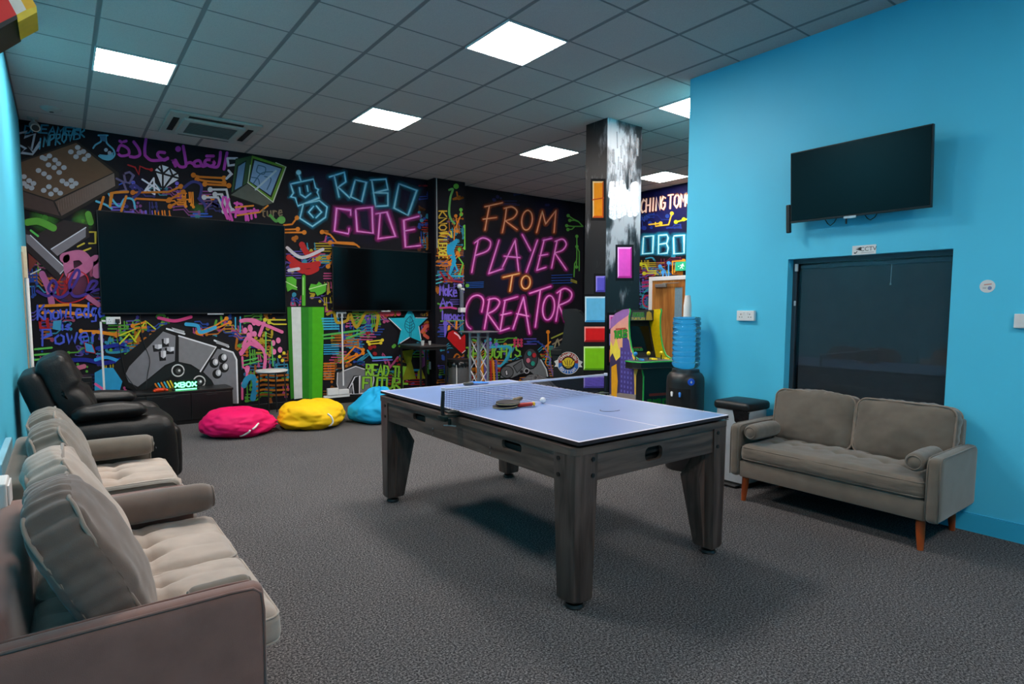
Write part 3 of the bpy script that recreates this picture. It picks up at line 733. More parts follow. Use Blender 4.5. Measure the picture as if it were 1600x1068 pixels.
bean_bag('sky blue peaked bean bag, partly behind the table', (3.24, 7.22, 0), 0.1, (0.72, 0.74, 0.40), M_cyan, 8.1, 'z', 1.6, [(0.80, 0.5, 0.84, 0.48, 0.0)])
bean_bag('dark grey bean bag behind the far edge of the table', (4.60, 5.62, 0), 0.4, (0.84, 0.84, 0.6), cloth('charcoal_cotton', rgb(54, 54, 58)), 3.3, 'z', 0.8)
# ------------------------------------------------------------------ black recliner
M_leather = mat('black_leather', rgb(13, 13, 14), 0.46, var=0.2, scale=6, bump=0.35, bscale=90, spec=0.35)
def recliner(label, loc, rz):
    t = thing('recliner_chair', label, 'recliner', loc, rz)
    W = 1.0
    def crease(a):
        def f(p, s):
            p.y += a*math.sin(s.x*30+s.z*14+3*noise.noise(s*4)); p.z += a*math.sin(s.y*26+5*noise.noise(s*5)); return p
        return f
    bm = nb(); softbox(bm, (W-0.36, 0.62, 0.30), 0.06, (0, 0.01, 0.01), 14, 0.004, c=(0, 0.02, 0.22)); link('base', bm, M_leather, t, 180)
    for s in (-1, 1):
        bm = nb(); softbox(bm, (0.2, 0.66, 0.60), 0.09, (0.02, 0.03, 0.015), 20, 0.006, (5, 5, 5), s, (s*(W/2-0.1), -0.06, 0.36), crease(0.003)); a = link('armrest', bm, M_leather, t, 180)
        bm = nb()
        def pad(p, q):
            p.z += 0.03*math.cos(q.y*3.2)-0.02; p.y += 0.002*math.sin(q.x*80); p.z += 0.004*math.sin(q.y*60+9*q.x)*max(0, abs(q.y)/0.2-0.3); return p
        softbox(bm, (0.19, 0.42, 0.085), 0.04, (0.01, 0.02, 0.02), 18, 0.005, (7, 7, 7), 5+s, (s*(W/2-0.1), 0.0, 0.71), pad); link('arm_pad', bm, M_leather, a, 180)
    bm = nb(); box(bm, -W/2-0.008, -W/2+0.004, -0.30, -0.22, 0.40, 0.47, 0.008); k_ = link('recline_switch', bm, M_blackp, t)
    bm = nb(); cyl(bm, (-W/2-0.012, -0.26, 0.435), (-W/2-0.006, -0.26, 0.435), 0.009, 12); kk = link('switch_button', bm, M_chrome, k_); kk['label'] = 'small chrome switch button'
    bm = nb(); softbox(bm, (W-0.4, 0.62, 0.2), 0.07, (0.005, 0.03, 0.05), 20, 0.008, (5, 5, 5), 9, (0, -0.10, 0.53), crease(0.004)); link('seat_cushion', bm, M_leather, t, 180)
    bm = nb(); softbox(bm, (W-0.4, 0.12, 0.40), 0.05, (0, 0.03, 0.01), 16, 0.006, c=(0, -0.40, 0.34)); link('footrest', bm, M_leather, t, 180)
    def bk(p, q):
        k = q.z/0.36
        for zz in (-0.12, 0.10): p.y += 0.035*math.exp(-((q.z-zz)/0.022)**2)*(1 if q.y < 0 else 0)
        p.y += 0.005*math.sin(q.x*42+8*noise.noise(q*4))*(1 if q.y < 0 else 0); p.y -= 0.03*max(0, k)**2
        p.x *= 1-0.05*max(0, k)**3; return p
    bm = nb(); softbox(bm, (W-0.34, 0.19, 0.72), 0.055, (0.012, 0.045, 0.012), 34, 0.008, (6, 6, 6), 4, (0, 0, 0), bk)
    bm.transform(Matrix.Translation((0, 0.215, 0.765)) @ Matrix.Rotation(-0.40, 4, 'X')); link('backrest', bm, M_leather, t, 180)
    bm = nb(); softbox(bm, (W-0.3, 0.14, 0.72), 0.05, (0.01, 0.03, 0.01), 14, 0.004, c=(0, 0, 0)); bm.transform(Matrix.Translation((0, 0.335, 0.66)) @ Matrix.Rotation(-0.34, 4, 'X')); link('back_shell', bm, M_leather, t, 180)
    for sx in (-1, 1):
        for sy in (-1, 1):
            bm = nb(); cyl(bm, (sx*0.36, sy*0.22, 0), (sx*0.36, sy*0.22, 0.08), 0.025, 14); link('foot', bm, M_blackp, t)
    return t
recliner('black leather recliner chair beyond the two left sofas', (0.25, 5.55, 0), math.pi/2)

# ------------------------------------------------------------------ low cabinet, glowing sign, controller
M_blackw = mat('black_ash_laminate', rgb(13, 13, 14), 0.35, var=0.15, scale=8)
t = thing('media_cabinet', 'low black cabinet against the mural under the largest TV', 'cabinet', (1.02, 8.62, 0))
bm = nb(); box(bm, -0.74, 0.74, -0.22, 0.22, 0.395, 0.425, 0.004); link('top', bm, M_blackw, t)
bm = nb(); box(bm, -0.73, 0.73, -0.205, 0.215, 0.0, 0.395); link('carcass', bm, M_blackw, t)
for k in range(3):
    bm = nb(); x = -0.72+k*0.482; box(bm, x, x+0.474, -0.222, -0.205, 0.05, 0.385, 0.003); d = link('drawer', bm, M_blackw, t)
    bm = nb(); box(bm, x+0.17, x+0.30, -0.228, -0.221, 0.35, 0.362, 0.002); link('handle', bm, M_blackp, d)
t = thing('speaker', 'black box speaker by the mural, half hidden behind the recliner', 'speaker', (0.09, 8.42, 0))
bm = nb(); box(bm, -0.16, 0.16, -0.17, 0.17, 0, 0.68, 0.008); link('body', bm, M_blackw, t)
bm = nb(); box(bm, -0.14, 0.14, -0.18, -0.17, 0.06, 0.62, 0.004); link('grille', bm, M_blackp, t)
bm = nb(); box(bm, -0.03, 0.03, -0.1715, -0.170, 0.645, 0.657); link('badge', bm, M_chrome, t)

M_xg = emit_mat('green_lit_acrylic', (0.16, 1.0, 0.42, 1), 3.2)
M_xd = mat('dark_green_acrylic', rgb(10, 46, 30), 0.2)
t = thing('light_up_sign', 'small glowing green letter sign on the low black cabinet', 'sign', (1.225, 8.52, 0.4255))
bm = nb(); box(bm, -0.15, 0.15, -0.035, 0.035, 0, 0.022, 0.004); link('base', bm, M_blackp, t)
bm = nb(); box(bm, -0.135, 0.135, -0.004, 0.006, 0.02, 0.125, 0.004); link('backplate', bm, M_xd, t)
GL = {'X': [[(0, 1), (.9, 0)], [(.9, 1), (0, 0)]], 'B': [[(0, 0), (0, 1), (.62, 1), (.8, .78), (.62, .52), (0, .52)], [(.62, .52), (.85, .26), (.65, 0), (0, 0)]],
      'O': [[(.45+.45*math.cos(a), .5+.5*math.sin(a)) for a in [2*math.pi*k/16 for k in range(17)]]]}
x0 = -0.122
for ch in 'XBOX':
    bm = nb()
    for st in GL[ch]: tube(bm, [(x0+u*0.058, -0.010, 0.038+v*0.058) for u, v in st], 0.0085, 8)
    l = link('letter', bm, M_xg, t, 60); x0 += 0.064
bm = nb(); box(bm, -0.12, 0.12, -0.037, -0.0335, 0.004, 0.017, 0.001); link('letter_reflection', bm, M_xg, t)  # glowing strip stands in for the letters' reflection on the base
t = thing('game_controller', 'small orange-red game controller on the black cabinet, left of the green sign', 'game controller', (0.93, 8.50, 0.426), 0.2)
M_or = mat('orange_red_plastic', rgb(214, 60, 14), 0.35)
bm = nb(); softbox(bm, (0.12, 0.06, 0.036), 0.016, (0, 0, 0.006), 10, 0, c=(0, 0, 0.022)); link('body', bm, M_or, t, 180)
for s in (-1, 1):
    bm = nb(); tube(bm, [(s*0.045, 0, 0.024), (s*0.066, -0.035, 0.02), (s*0.07, -0.065, 0.016)], [0.02, 0.018, 0.012], 12); link('grip', bm, M_or, t, 180)
    bm = nb(); lathe(bm, [(0.006, 0), (0.006, 0.012), (0.01, 0.014), (0.009, 0.018)], 14, (s*0.026, -0.006, 0.04)); link('thumbstick', bm, M_blackp, t, 40)

# ------------------------------------------------------------------ televisions
def tv(label, loc, rz, w, h, tilt=0.0, gap=0.07, logo=0.0, extra=False):
    t = thing('television', label, 'television', loc, rz, 'wall-mounted televisions', rot=(tilt, 0, rz))
    bm = nb(); box(bm, -w/2, w/2, 0.004, 0.035, -h/2, h/2, 0.004); box(bm, -w*0.38, w*0.38, 0.03, 0.055, -h*0.42, h*0.2, 0.01); link('housing', bm, M_blackp, t)
    bm = nb(); box(bm, -w/2+0.008, w/2-0.008, 0.0, 0.005, -h/2+0.016, h/2-0.008); link('screen', bm, M_screen, t)
    bm = nb(); box(bm, -w/2, w/2, -0.002, 0.005, -h/2, -h/2+0.008, 0.001); link('bezel', bm, mat('dark_grey_metal_bezel', rgb(40, 42, 44), 0.3, metal=0.7), t)
    bm = nb(); box(bm, logo-0.045*w/1.0, logo+0.045*w/1.0, -0.004, 0.002, -h/2-0.012, -h/2+0.006, 0.002); l = link('logo_tab', bm, mat('silver_badge', rgb(200, 200, 205), 0.3, metal=0.6), t); l['label'] = 'small silver badge on the lower edge'
    bm = nb(); box(bm, -0.2, 0.2, 0.05, gap, -0.12, 0.12, 0.004); link('wall_bracket', bm, M_blackp, t)
    return t
tv('largest television, at left on the mural, screen off', (1.49, 8.80, 2.005), 0, 2.19, 1.245, 0.04, 0.07, 0.17)
tv('middle-sized television on the mural under the robot lettering, screen off', (4.13, 8.80, 1.90), 0, 1.72, 0.965, 0.03, 0.07, 0.0)
rt = tv('television on the blue right wall above the window, screen off', (4.59, 2.002, 2.401), -math.pi/2, 0.955, 0.535, 0.073, 0.12, -0.03)
bm = nb(); box(bm, -0.52, -0.485, 0.01, 0.04, -0.34, -0.12, 0.008); rb = link('receiver_box', bm, M_blackp, rt); rb['label'] = 'slim black box hanging at the left edge'
for cx, dz in ((-0.19, 0.045), (0.09, 0.035)):
    bm = nb(); tube(bm, [(cx-0.05, 0.05, -0.25), (cx-0.02, 0.045, -0.27-dz*0.6), (cx, 0.045, -0.27-dz), (cx+0.03, 0.045, -0.27-dz*0.5), (cx+0.05, 0.05, -0.25)], 0.0035, 6); link('cable', bm, M_cable, rt, 180)
bm = nb(); box(bm, -0.075, -0.067, 0.03, 0.04, -0.315, -0.26); link('pull_tab', bm, M_cable, rt)

# ------------------------------------------------------------------ sockets, plates, signs
def plate_xz(name, label, cat, loc, rz, w, h, d, feats, group=None, toggles=0):
    t = thing(name, label, cat, loc, rz, group)
    bm = nb(); box(bm, -w/2, w/2, -d, 0, -h/2, h/2, 0.004); link('back_box', bm, M_white, t)
    for u, v, fw_, fh, kind in feats:
        bm = nb(); box(bm, u-fw_/2, u+fw_/2, -d-(0.004 if kind == 'switch' else 0.0008), -d+0.002, v-fh/2, v+fh/2, 0.0006); link(kind, bm, M_white if kind == 'switch' else M_blackp, t)
    return t
def pins(cx): return [(cx, 0.012, 0.006, 0.011, 'pin_hole'), (cx-0.011, -0.012, 0.009, 0.006, 'pin_hole'), (cx+0.011, -0.012, 0.009, 0.006, 'pin_hole')]
SF = lambda: pins(-0.042)+pins(0.042)+[(-0.018, 0.022, 0.013, 0.02, 'switch'), (0.018, 0.022, 0.013, 0.02, 'switch')]
plate_xz('wall_socket', 'white double socket on the blue wall, left of the dark window', 'wall socket', (XR, 2.905, 1.405), -math.pi/2, 0.165, 0.088, 0.03, SF())
plate_xz('light_switch', 'white switch plate at the right edge of the picture', 'light switch', (XR, 1.035, 1.392), -math.pi/2, 0.088, 0.088, 0.025, [(-0.012, 0, 0.014, 0.024, 'switch'), (0.014, 0, 0.014, 0.024, 'switch')])
plate_xz('wall_socket', 'white double socket with a black plug, under the left corner of the largest TV', 'wall socket', (0.515, YB, 1.305), 0, 0.15, 0.09, 0.03, SF())
plate_xz('wall_socket', 'white double socket with two black plugs, under the left corner of the middle TV', 'wall socket', (3.42, YB, 1.362), 0, 0.15, 0.09, 0.03, SF())
plate_xz('wall_socket', 'cream socket box low on the mural wall behind the tall black table', 'wall socket', (5.0, YB, 0.50), 0, 0.14, 0.13, 0.06, [(0, 0.02, 0.02, 0.02, 'switch')])
def plug(label, loc):
    t = thing('plug', label, 'plug', loc); bm = nb(); box(bm, -0.024, 0.024, -0.032, 0, -0.026, 0.026, 0.008); link('body', bm, M_blackp, t)
    bm = nb(); cyl(bm, (0, -0.016, -0.045), (0, -0.016, -0.024), 0.007, 10); link('cable_grip', bm, M_blackp, t)
plug('black plug in the socket under the largest TV', (0.557, YB-0.031, 1.298))
plug('left black plug in the socket under the middle TV', (3.378, YB-0.031, 1.355))
plug('right black plug in the socket under the middle TV', (3.462, YB-0.031, 1.355))
def trunk(label, pts, wd=0.022):
    bm = nb()
    for a, b in zip(pts, pts[1:]):
        x0, x1 = min(a[0], b[0])-wd/2, max(a[0], b[0])+wd/2; z0, z1 = min(a[1], b[1])-wd/2, max(a[1], b[1])+wd/2
        box(bm, x0, x1, YB-0.018, YB-0.001, z0, z1, 0.002)
    o = link('cable_trunking', bm, M_white); tag(o, label, 'cable trunking')
trunk('white cable trunking dropping from the socket under the largest TV', [(0.425, 1.30), (0.385, 1.30), (0.385, 0.46)])
trunk('white cable trunking between middle TV socket and the white box near the floor', [(3.43, 1.31), (3.43, 0.28)])
t = thing('junction_box', 'white stepped junction box on the skirting below the middle TV', 'junction box', (3.31, YB-0.02, 0.10))
bm = nb(); box(bm, -0.20, 0.20, -0.045, 0.0, 0.0, 0.04, 0.006); link('base', bm, M_white, t)
bm = nb(); box(bm, -0.15, 0.02, -0.055, 0.0, 0.04, 0.15, 0.01); link('cover', bm, M_white, t)
bm = nb(); box(bm, 0.02, 0.19, -0.055, 0.0, 0.04, 0.12, 0.01); link('cover', bm, M_white, t)
def cable(label, pts, r=0.004):
    P = [Vector(p) for p in pts]; Q = []
    for i in range(len(P)-1):
        p0, p1, p2, p3 = P[max(i-1, 0)], P[i], P[i+1], P[min(i+2, len(P)-1)]
        for k in range(6):
            f = k/6; Q.append(0.5*((2*p1)+(-p0+p2)*f+(2*p0-5*p1+4*p2-p3)*f*f+(-p0+3*p1-3*p2+p3)*f**3))
    Q.append(P[-1]); bm = nb(); tube(bm, Q, r, 6); o = link('cable', bm, M_cable, None, 180); tag(o, label, 'cable')
wy = YB-0.03
cable('black cable hanging from the plug under the largest TV', [(0.557, wy-0.02, 1.25), (0.55, wy, 1.1), (0.57, wy, 0.95), (0.59, wy, 0.78), (0.62, wy, 0.62), (0.72, wy-0.05, 0.44)])
cable('black cable hanging below the largest TV across the painted controller', [(0.80, wy, 1.38), (0.80, wy, 1.2), (0.83, wy, 1.0), (0.88, wy, 0.8), (0.85, wy, 0.62), (0.82, wy-0.03, 0.43)])
cable('black cable hanging below the middle TV over the painted star', [(4.62, wy, 1.42), (4.61, wy, 1.2), (4.59, wy, 1.0), (4.58, wy, 0.93)], 0.003)

SY = lambda u, v, d: (XR-d, 1.98-u, 1.899+v)              # on the right wall, reading left to right
t = thing('wall_sign', 'small white sign reading CCTV above the window', 'sign', (0, 0, 0))
bm = nb(); prism(bm, [(-.082, -.034), (.082, -.034), (.082, .034), (-.082, .034)], SY, 0, 0.003); link('plate', bm, M_white, t)
bm = text_bm('CCTV', 0.043, lambda u, v, d: SY(u+0.03, v+0.004, 0.0035)); link('lettering', bm, M_blackp, t)
bm = nb()
for P in ([(-.058, .006), (-.022, .016), (-.016, .000), (-.024, -.004), (-.052, -.006)], [(-.06, .014), (-.02, .022), (-.014, .008), (-.022, .012)], [(-.05, -.006), (-.044, -.006), (-.05, -.02), (-.056, -.02)], [(-.068, -.014), (-.054, -.016), (-.054, -.024), (-.068, -.024)]):
    quad(bm, [SY(u, v, 0.0036) for u, v in P[:4]])
link('camera_symbol', bm, M_blackp, t)
bm = nb(); quad(bm, [SY(u, v, 0.0035) for u, v in ((-.02, -.022), (.07, -.022), (.07, -.0195), (-.02, -.0195))]); link('small_print', bm, mat('grey_print', rgb(120, 120, 125), 0.5), t)
t = thing('wall_sticker', 'round white sticker with faint print on the blue wall, right of the window', 'sticker', (0, 0, 0))
CS = lambda u, v, d: (XR-d, 1.229-u, 1.611+v)
bm = nb(); prism(bm, [(.041*math.cos(2*math.pi*k/36), .041*math.sin(2*math.pi*k/36)) for k in range(36)], CS, 0, 0.002); link('disc', bm, M_white, t)
bm = nb(); quad(bm, [CS(u, v, .0024) for u, v in ((-.018, .006), (.022, .010), (.022, .018), (-.018, .014))]); l = link('red_print', bm, mat('faded_red_print', rgb(205, 150, 140), 0.5), t)
bm = nb(); prism(bm, [(.013+.011*math.cos(2*math.pi*k/16), -.012+.012*math.sin(2*math.pi*k/16)) for k in range(16)], CS, .002, 0.0024); link('blue_print', bm, mat('faded_blue_print', rgb(130, 140, 180), 0.5), t)
bm = nb(); quad(bm, [CS(u, v, .0024) for u, v in ((-.024, -.016), (-.004, -.016), (-.004, -.006), (-.024, -.006))]); link('grey_print', bm, mat('pale_grey_print', rgb(190, 190, 195), 0.5), t)

t = thing('exit_sign', 'green running man exit sign above the oak door', 'exit sign', (0, 0, 0))
EX = lambda u, v, d: (XF-d, 6.42-u, 2.19+v)
bm = nb(); prism(bm, rrect(-.15, .15, -.075, .075, .01, 3), EX, 0, 0.03); link('body', bm, emit_mat('green_sign_face', (0.02, 0.42, 0.22, 1), 0.35), t)
bm = nb()
prism(bm, [(-.015, .03), (.005, .045), (.022, .03), (.004, .012)], EX, .0302, .031); prism(bm, [(-.05, .02), (.01, .022), (.04, -.005), (.03, -.012), (.005, .003), (-.005, -.02), (.02, -.045), (.008, -.052), (-.02, -.02), (-.045, -.045), (-.055, -.035), (-.02, 0), (-.03, .01), (-.05, .008)], EX, .0302, .031)
prism(bm, [(.07, -.055), (.125, -.055), (.125, .055), (.07, .055)], EX, .0302, .031); prism(bm, [(-.09, -.006), (-.07, -.006), (-.07, .006), (-.09, .006)], EX, .0302, .031)
link('pictogram', bm, emit_mat('pale_sign_print', (0.75, 1, 0.85, 1), 0.5), t)

# left wall: conduit, socket box, ledge, brick-built sign
t = thing('conduit', 'white vertical pipe with a joint on the left blue wall', 'pipe', (XL, 7.62, 0))
bm = nb(); tube(bm, [(0.03, 0, 0.1), (0.03, 0, 1.75)], 0.016, 12); link('pipe', bm, M_white, t, 40)
bm = nb(); box(bm, 0, 0.012, -0.08, -0.03, 0.1, 2.0, 0.002); c = link('back_strip', bm, mat('beige_trim', rgb(160, 140, 118), 0.5), t); c['label'] = 'beige strip behind the pipe'
bm = nb(); box(bm, 0, 0.09, -0.035, 0.035, 0.80, 0.83, 0.004); link('clamp', bm, M_white, t)
bm = nb(); box(bm, 0.0, 0.04, -0.02, 0.02, 1.75, 2.06, 0.006); link('upper_box', bm, mat('cream_plastic', rgb(196, 186, 160), 0.5), t)
t = thing('wall_socket', 'white socket box on the left wall behind the nearest sofa', 'wall socket', (XL, 3.25, 0.69), math.pi/2)
bm = nb(); box(bm, -0.12, 0.06, -0.072, 0, -0.06, 0.06, 0.008); link('back_box', bm, M_white, t)
bm = nb(); box(bm, -0.105, 0.045, -0.08, -0.072, -0.048, 0.048, 0.004); link('face_plate', bm, M_white, t)
bm = nb(); box(bm, XL, XL+0.03, 3.6, 4.35, 0.52, 0.735, 0.004); o = struct('trim_3', bm, mat('pale_blue_ledge', rgb(150, 205, 225), 0.4))
t = thing('wall_sign', 'brick-built toy sign in red, yellow, white and black high on the left wall', 'sign', (0, 0, 0))
SG = [on_y(*p, 1.6) for p in ((-20, -30), (20, -30), (50, -2), (57, 11), (57, 20), (28, 32), (0, 44), (-20, 52))]
def sgfn(u, v, d): return (u, 1.6+d, v)
def sgpart(nm, px, m, d0=0.0, d1=0.09):
    bm = nb(); prism(bm, [(on_y(*p, 1.6).x, on_y(*p, 1.6).z) for p in px], sgfn, d0, d1); return link(nm, bm, m, t)
sgpart('red_bricks', [(-60, -60), (-20, -60), (26, 23), (-2, 37), (-60, 60)], mat('red_toy_brick', rgb(225, 20, 12), 0.35, var=0.2, scale=3))
sgpart('black_edge', [(-60, 60), (-2, 37), (26, 23), (28, 29), (-2, 46), (-60, 75)], mat('black_toy_brick', rgb(20, 18, 18), 0.35), 0.0, 0.13)
sgpart('white_bricks', [(-20, -60), (0, -60), (41, 15), (26, 23)], mat('white_toy_brick', rgb(235, 220, 205), 0.35))
sgpart('yellow_bricks', [(0, -60), (20, -60), (50, -2), (57, 10), (41, 15)], mat('yellow_toy_brick', rgb(250, 178, 12), 0.35))
sgpart('yellow_edge', [(26, 23), (41, 15), (57, 10), (58, 19), (28, 35)], mat('pale_yellow_toy_brick', rgb(238, 196, 40), 0.35), 0.0, 0.1)

# ------------------------------------------------------------------ small table, tall table, bins, truss
t = thing('side_table', 'round white topped side table with thin black legs by the green striped paint', 'side table', (2.27, 8.48, 0))
bm = nb(); lathe(bm, [(0.195, 0.595), (0.205, 0.6), (0.205, 0.617), (0.198, 0.62)], 40); tp = link('table_top', bm, M_white, t, 40)
for k in range(4):
    a = math.pi/4+k*math.pi/2+0.25; bm = nb(); tube(bm, [(0.19*math.cos(a), 0.19*math.sin(a), 0), (0.165*math.cos(a), 0.165*math.sin(a), 0.6)], 0.009, 10); link('leg', bm, M_blackp, t, 60)
bm = nb(); tube(bm, [(0.165*math.cos(2*math.pi*k/24), 0.165*math.sin(2*math.pi*k/24), 0.585) for k in range(24)], 0.008, 8, closed=True); link('rim', bm, M_blackp, t, 60)
t = thing('tall_table', 'tall black square table with open frame in front of the painted star', 'table', (4.60, 8.46, 0))
bm = nb(); box(bm, -0.25, 0.25, -0.35, 0.35, 0.86, 0.885, 0.003); tp = link('table_top', bm, mat('dark_grey_top', rgb(48, 46, 46), 0.5), t)
for sx in (-1, 1):
    for sy in (-1, 1):
        bm = nb(); x, y = sx*0.225, sy*0.325; box(bm, x-0.0125, x+0.0125, y-0.0125, y+0.0125, 0, 0.86); link('leg', bm, M_blackp, t)
bm = nb(); box(bm, -0.24, 0.24, -0.34, 0.34, 0.10, 0.125); link('shelf', bm, M_blackw, t)
for s in (-1, 1):
    bm = nb(); box(bm, -0.215, 0.215, s*0.325-0.01, s*0.325+0.01, 0.82, 0.86); link('rail', bm, M_blackp, t)
    bm = nb(); box(bm, s*0.225-0.01, s*0.225+0.01, -0.315, 0.315, 0.82, 0.86); link('rail', bm, M_blackp, t)
for k, (x, y, s) in enumerate(((4.50, 8.30, 1.0), (4.66, 8.36, 0.8))):
    t = thing('cup', ['small clear cup on the tall black table, left one', 'smaller clear cup on the tall black table, right one'][k], 'cup', (x, y, 0.8855))
    bm = nb(); lathe(bm, [(0.022*s, 0), (0.03*s, 0.075*s), (0.028*s, 0.075*s), (0.02*s, 0.004)], 18, cap=False); link('body', bm, mat('clear_grey_plastic', rgb(190, 190, 190), 0.2), t, 60)

def liner_fold(bm, cx, cy, z, r, n=40, drop=0.05, sq=None):
    top, mid, bot = [], [], []
    for k in range(n):
        a = 2*math.pi*k/n; j = 0.012*math.sin(a*9)+0.008*math.sin(a*17+1)
        if sq: ex = sq; c, s_ = math.cos(a), math.sin(a); m = max(abs(c)/ex[0], abs(s_)/ex[1]); rr = 1/m
        else: rr = r
        top.append(bm.verts.new((cx+rr*0.96*math.cos(a), cy+rr*0.96*math.sin(a), z+0.012+j*0.5)))
        mid.append(bm.verts.new((cx+(rr+0.012)*math.cos(a), cy+(rr+0.012)*math.sin(a), z)))
        bot.append(bm.verts.new((cx+(rr+0.008+j)*math.cos(a), cy+(rr+0.008+j)*math.sin(a), z-drop+j*1.5)))
    for A_, B_ in ((top, mid), (mid, bot)):
        for k in range(n): bm.faces.new((A_[k], A_[(k+1) % n], B_[(k+1) % n], B_[k]))
M_bag = mat('black_bin_liner', rgb(16, 16, 18), 0.25, bump=0.8, bscale=40, spec=0.6)
t = thing('waste_bin', 'grey metal waste bin with black liner next to the truss stand', 'bin', (5.22, 8.40, 0))
bm = nb(); lathe(bm, [(0.165, 0), (0.17, 0.02), (0.185, 0.56), (0.18, 0.56)], 36); link('body', bm, mat('grey_painted_steel', rgb(120, 120, 122), 0.4, metal=0.5), t, 40)
bm = nb(); lathe(bm, [(0.19, 0.63), (0.192, 0.60), (0.19, 0.585), (0.186, 0.585)], 36); lathe(bm, [(0.001, 0.632), (0.19, 0.63)], 36, cap=False); link('lid', bm, M_blackp, t, 40)
bm = nb(); liner_fold(bm, 0, 0, 0.585, 0.185, drop=0.08); link('bin_liner', bm, M_bag, t, 60)
bm = nb(); box(bm, -0.13, -0.115, -0.145, -0.135, 0.02, 0.55); link('trim_strip', bm, M_white, t)
t = thing('truss_stand', 'slim aluminium lattice truss stand with a flat top plate', 'stand', (5.06, 7.55, 0), 0.12)
bm = nb(); box(bm, -0.235, 0.235, -0.2, 0.2, 1.10, 1.118, 0.003); pl = link('top_plate', bm, mat('grey_top_plate', rgb(110, 110, 116), 0.4), t)
bm = nb(); box(bm, -0.2, 0.2, -0.2, 0.2, 0, 0.012, 0.003); link('base_plate', bm, M_blackp, t)
for sx in (-1, 1):
    for sy in (-1, 1):
        bm = nb(); tube(bm, [(sx*0.095, sy*0.095, 0.012), (sx*0.095, sy*0.095, 1.10)], 0.022, 14); link('chord', bm, M_alu, t, 60)
M_brace = mat('bright_aluminium_rod', rgb(215, 215, 222), 0.35, metal=0.4)
for a in range(4):
    R = Matrix.Rotation(a*math.pi/2, 4, 'Z')
    for k in range(4):
        z0 = 0.08+k*0.235
        for s in (-1, 1):
            bm = nb(); tube(bm, [(-s*0.08, -0.095, z0), (s*0.08, -0.095, z0+0.2)], 0.006, 8); bm.transform(R); link('brace', bm, M_brace, t, 60)
    bm = nb(); tube(bm, [(-0.095, -0.095, 1.03), (0.095, -0.095, 1.03)], 0.008, 8); bm.transform(R); link('brace', bm, M_brace, t, 60)

t = thing('waste_bin', 'stainless steel bin with black lid and liner between table and right sofa', 'bin', (4.535, 2.80, 0))
M_ss = mat('satin_stainless', rgb(205, 210, 216), 0.4, metal=0.45, var=0.05, scale=20)
bx, by = 0.155, 0.15
bm = nb(); prism(bm, rrect(-bx, bx, -by, by, 0.04, 5), XY, 0.035, 0.63); link('body', bm, M_ss, t, 40)
bm = nb(); prism(bm, rrect(-bx-0.005, bx+0.005, -by-0.005, by+0.005, 0.04, 5), XY, 0, 0.036); link('base', bm, M_blackp, t, 40)
bm = nb(); box(bm, -bx-0.06, -bx+0.02, -0.10, 0.06, 0.006, 0.022, 0.005); link('pedal', bm, M_blackp, t)
bm = nb(); softbox(bm, (2*bx+0.03, 2*by+0.03, 0.075), 0.03, (0, 0, 0.01), 12, 0, c=(0, 0, 0.665)); link('lid', bm, M_blackp, t, 180)
bm = nb(); box(bm, -bx-0.002, -bx+0.002, 0.02, 0.08, 0.545, 0.552); link('slot_mark', bm, M_blackp, t)
bm = nb(); n = 16
g = [[None]*9 for _ in range(n+1)]
for i in range(n+1):
    for j in range(9):
        u = -1+2*i/n; v = j/8; d = 0.17*math.sqrt(max(0, 1-u*u))*v
        s = u*0.16
        # liner flap hanging over the near corner of the bin
        px = -bx+0.02+s*0.9 if s > 0 else -bx+0.0
        P = (-bx-0.010-0.006*math.sin(u*22+v*5), -by+0.052+u*0.075, 0.635-d*0.75+0.004*math.sin(u*15))
        g[i][j] = bm.verts.new(P)
for i in range(n):
    for j in range(8): bm.faces.new((g[i][j], g[i+1][j], g[i+1][j+1], g[i][j+1]))
link('bin_liner', bm, M_bag, t, 180)

# ------------------------------------------------------------------ water cooler
t = thing('water_cooler', 'black water cooler with big blue bottle at the end of the blue wall', 'water cooler', (4.535, 3.375, 0))
M_cool = mat('charcoal_cooler_plastic', rgb(32, 31, 32), 0.38, var=0.06)
bm = nb(); lathe(bm, [(0.155, 0), (0.165, 0.02), (0.168, 0.3), (0.168, 0.80), (0.163, 0.845), (0.145, 0.875), (0.125, 0.888), (0.12, 0.915), (0.10, 0.92)], 48); cb = link('body', bm, M_cool, t, 40)
az = math.atan2(-3.375, -4.535)
fn_ = Vector((math.cos(az), math.sin(az), 0)); sd_ = Vector((-fn_.y, fn_.x, 0))       # towards the viewer / to the viewer's left is -sd
def cool(u, v, d): p = fn_*d+sd_*u; return (p.x, p.y, v)
RD = -sd_                                                                              # viewer's right... sign checked in the render
bm = nb()
g = []
for i in range(13):
    a = (-0.62+1.24*i/12)-0.35
    row = []
    for z in (0.46, 0.75): p = fn_*math.cos(a)*0.169+sd_*math.sin(a)*0.169; row.append(bm.verts.new((p.x, p.y, z)))
    g.append(row)
for A_, B_ in zip(g, g[1:]): bm.faces.new((A_[0], B_[0], B_[1], A_[1]))
link('dispensing_bay', bm, M_dark, t, 180)
for k, m in ((-0.115, M_white), (-0.045, mat('blue_tap', rgb(50, 130, 225), 0.35))):
    bm = nb(); c = fn_*math.sqrt(0.17**2-k*k)+(-sd_)*(-k)
    tube(bm, [(c.x-fn_.x*0.01, c.y-fn_.y*0.01, 0.71), (c.x+fn_.x*0.02, c.y+fn_.y*0.02, 0.71), (c.x+fn_.x*0.03, c.y+fn_.y*0.03, 0.68)], [0.012, 0.012, 0.008], 12); tp = link('tap', bm, m, t, 60); tp['label'] = 'white tap' if m is M_white else 'blue tap'
bm = nb()
ca = 0.30
c = fn_*math.cos(ca)*0.168+sd_*math.sin(ca)*0.168; nx = (fn_*math.cos(ca)+sd_*math.sin(ca))
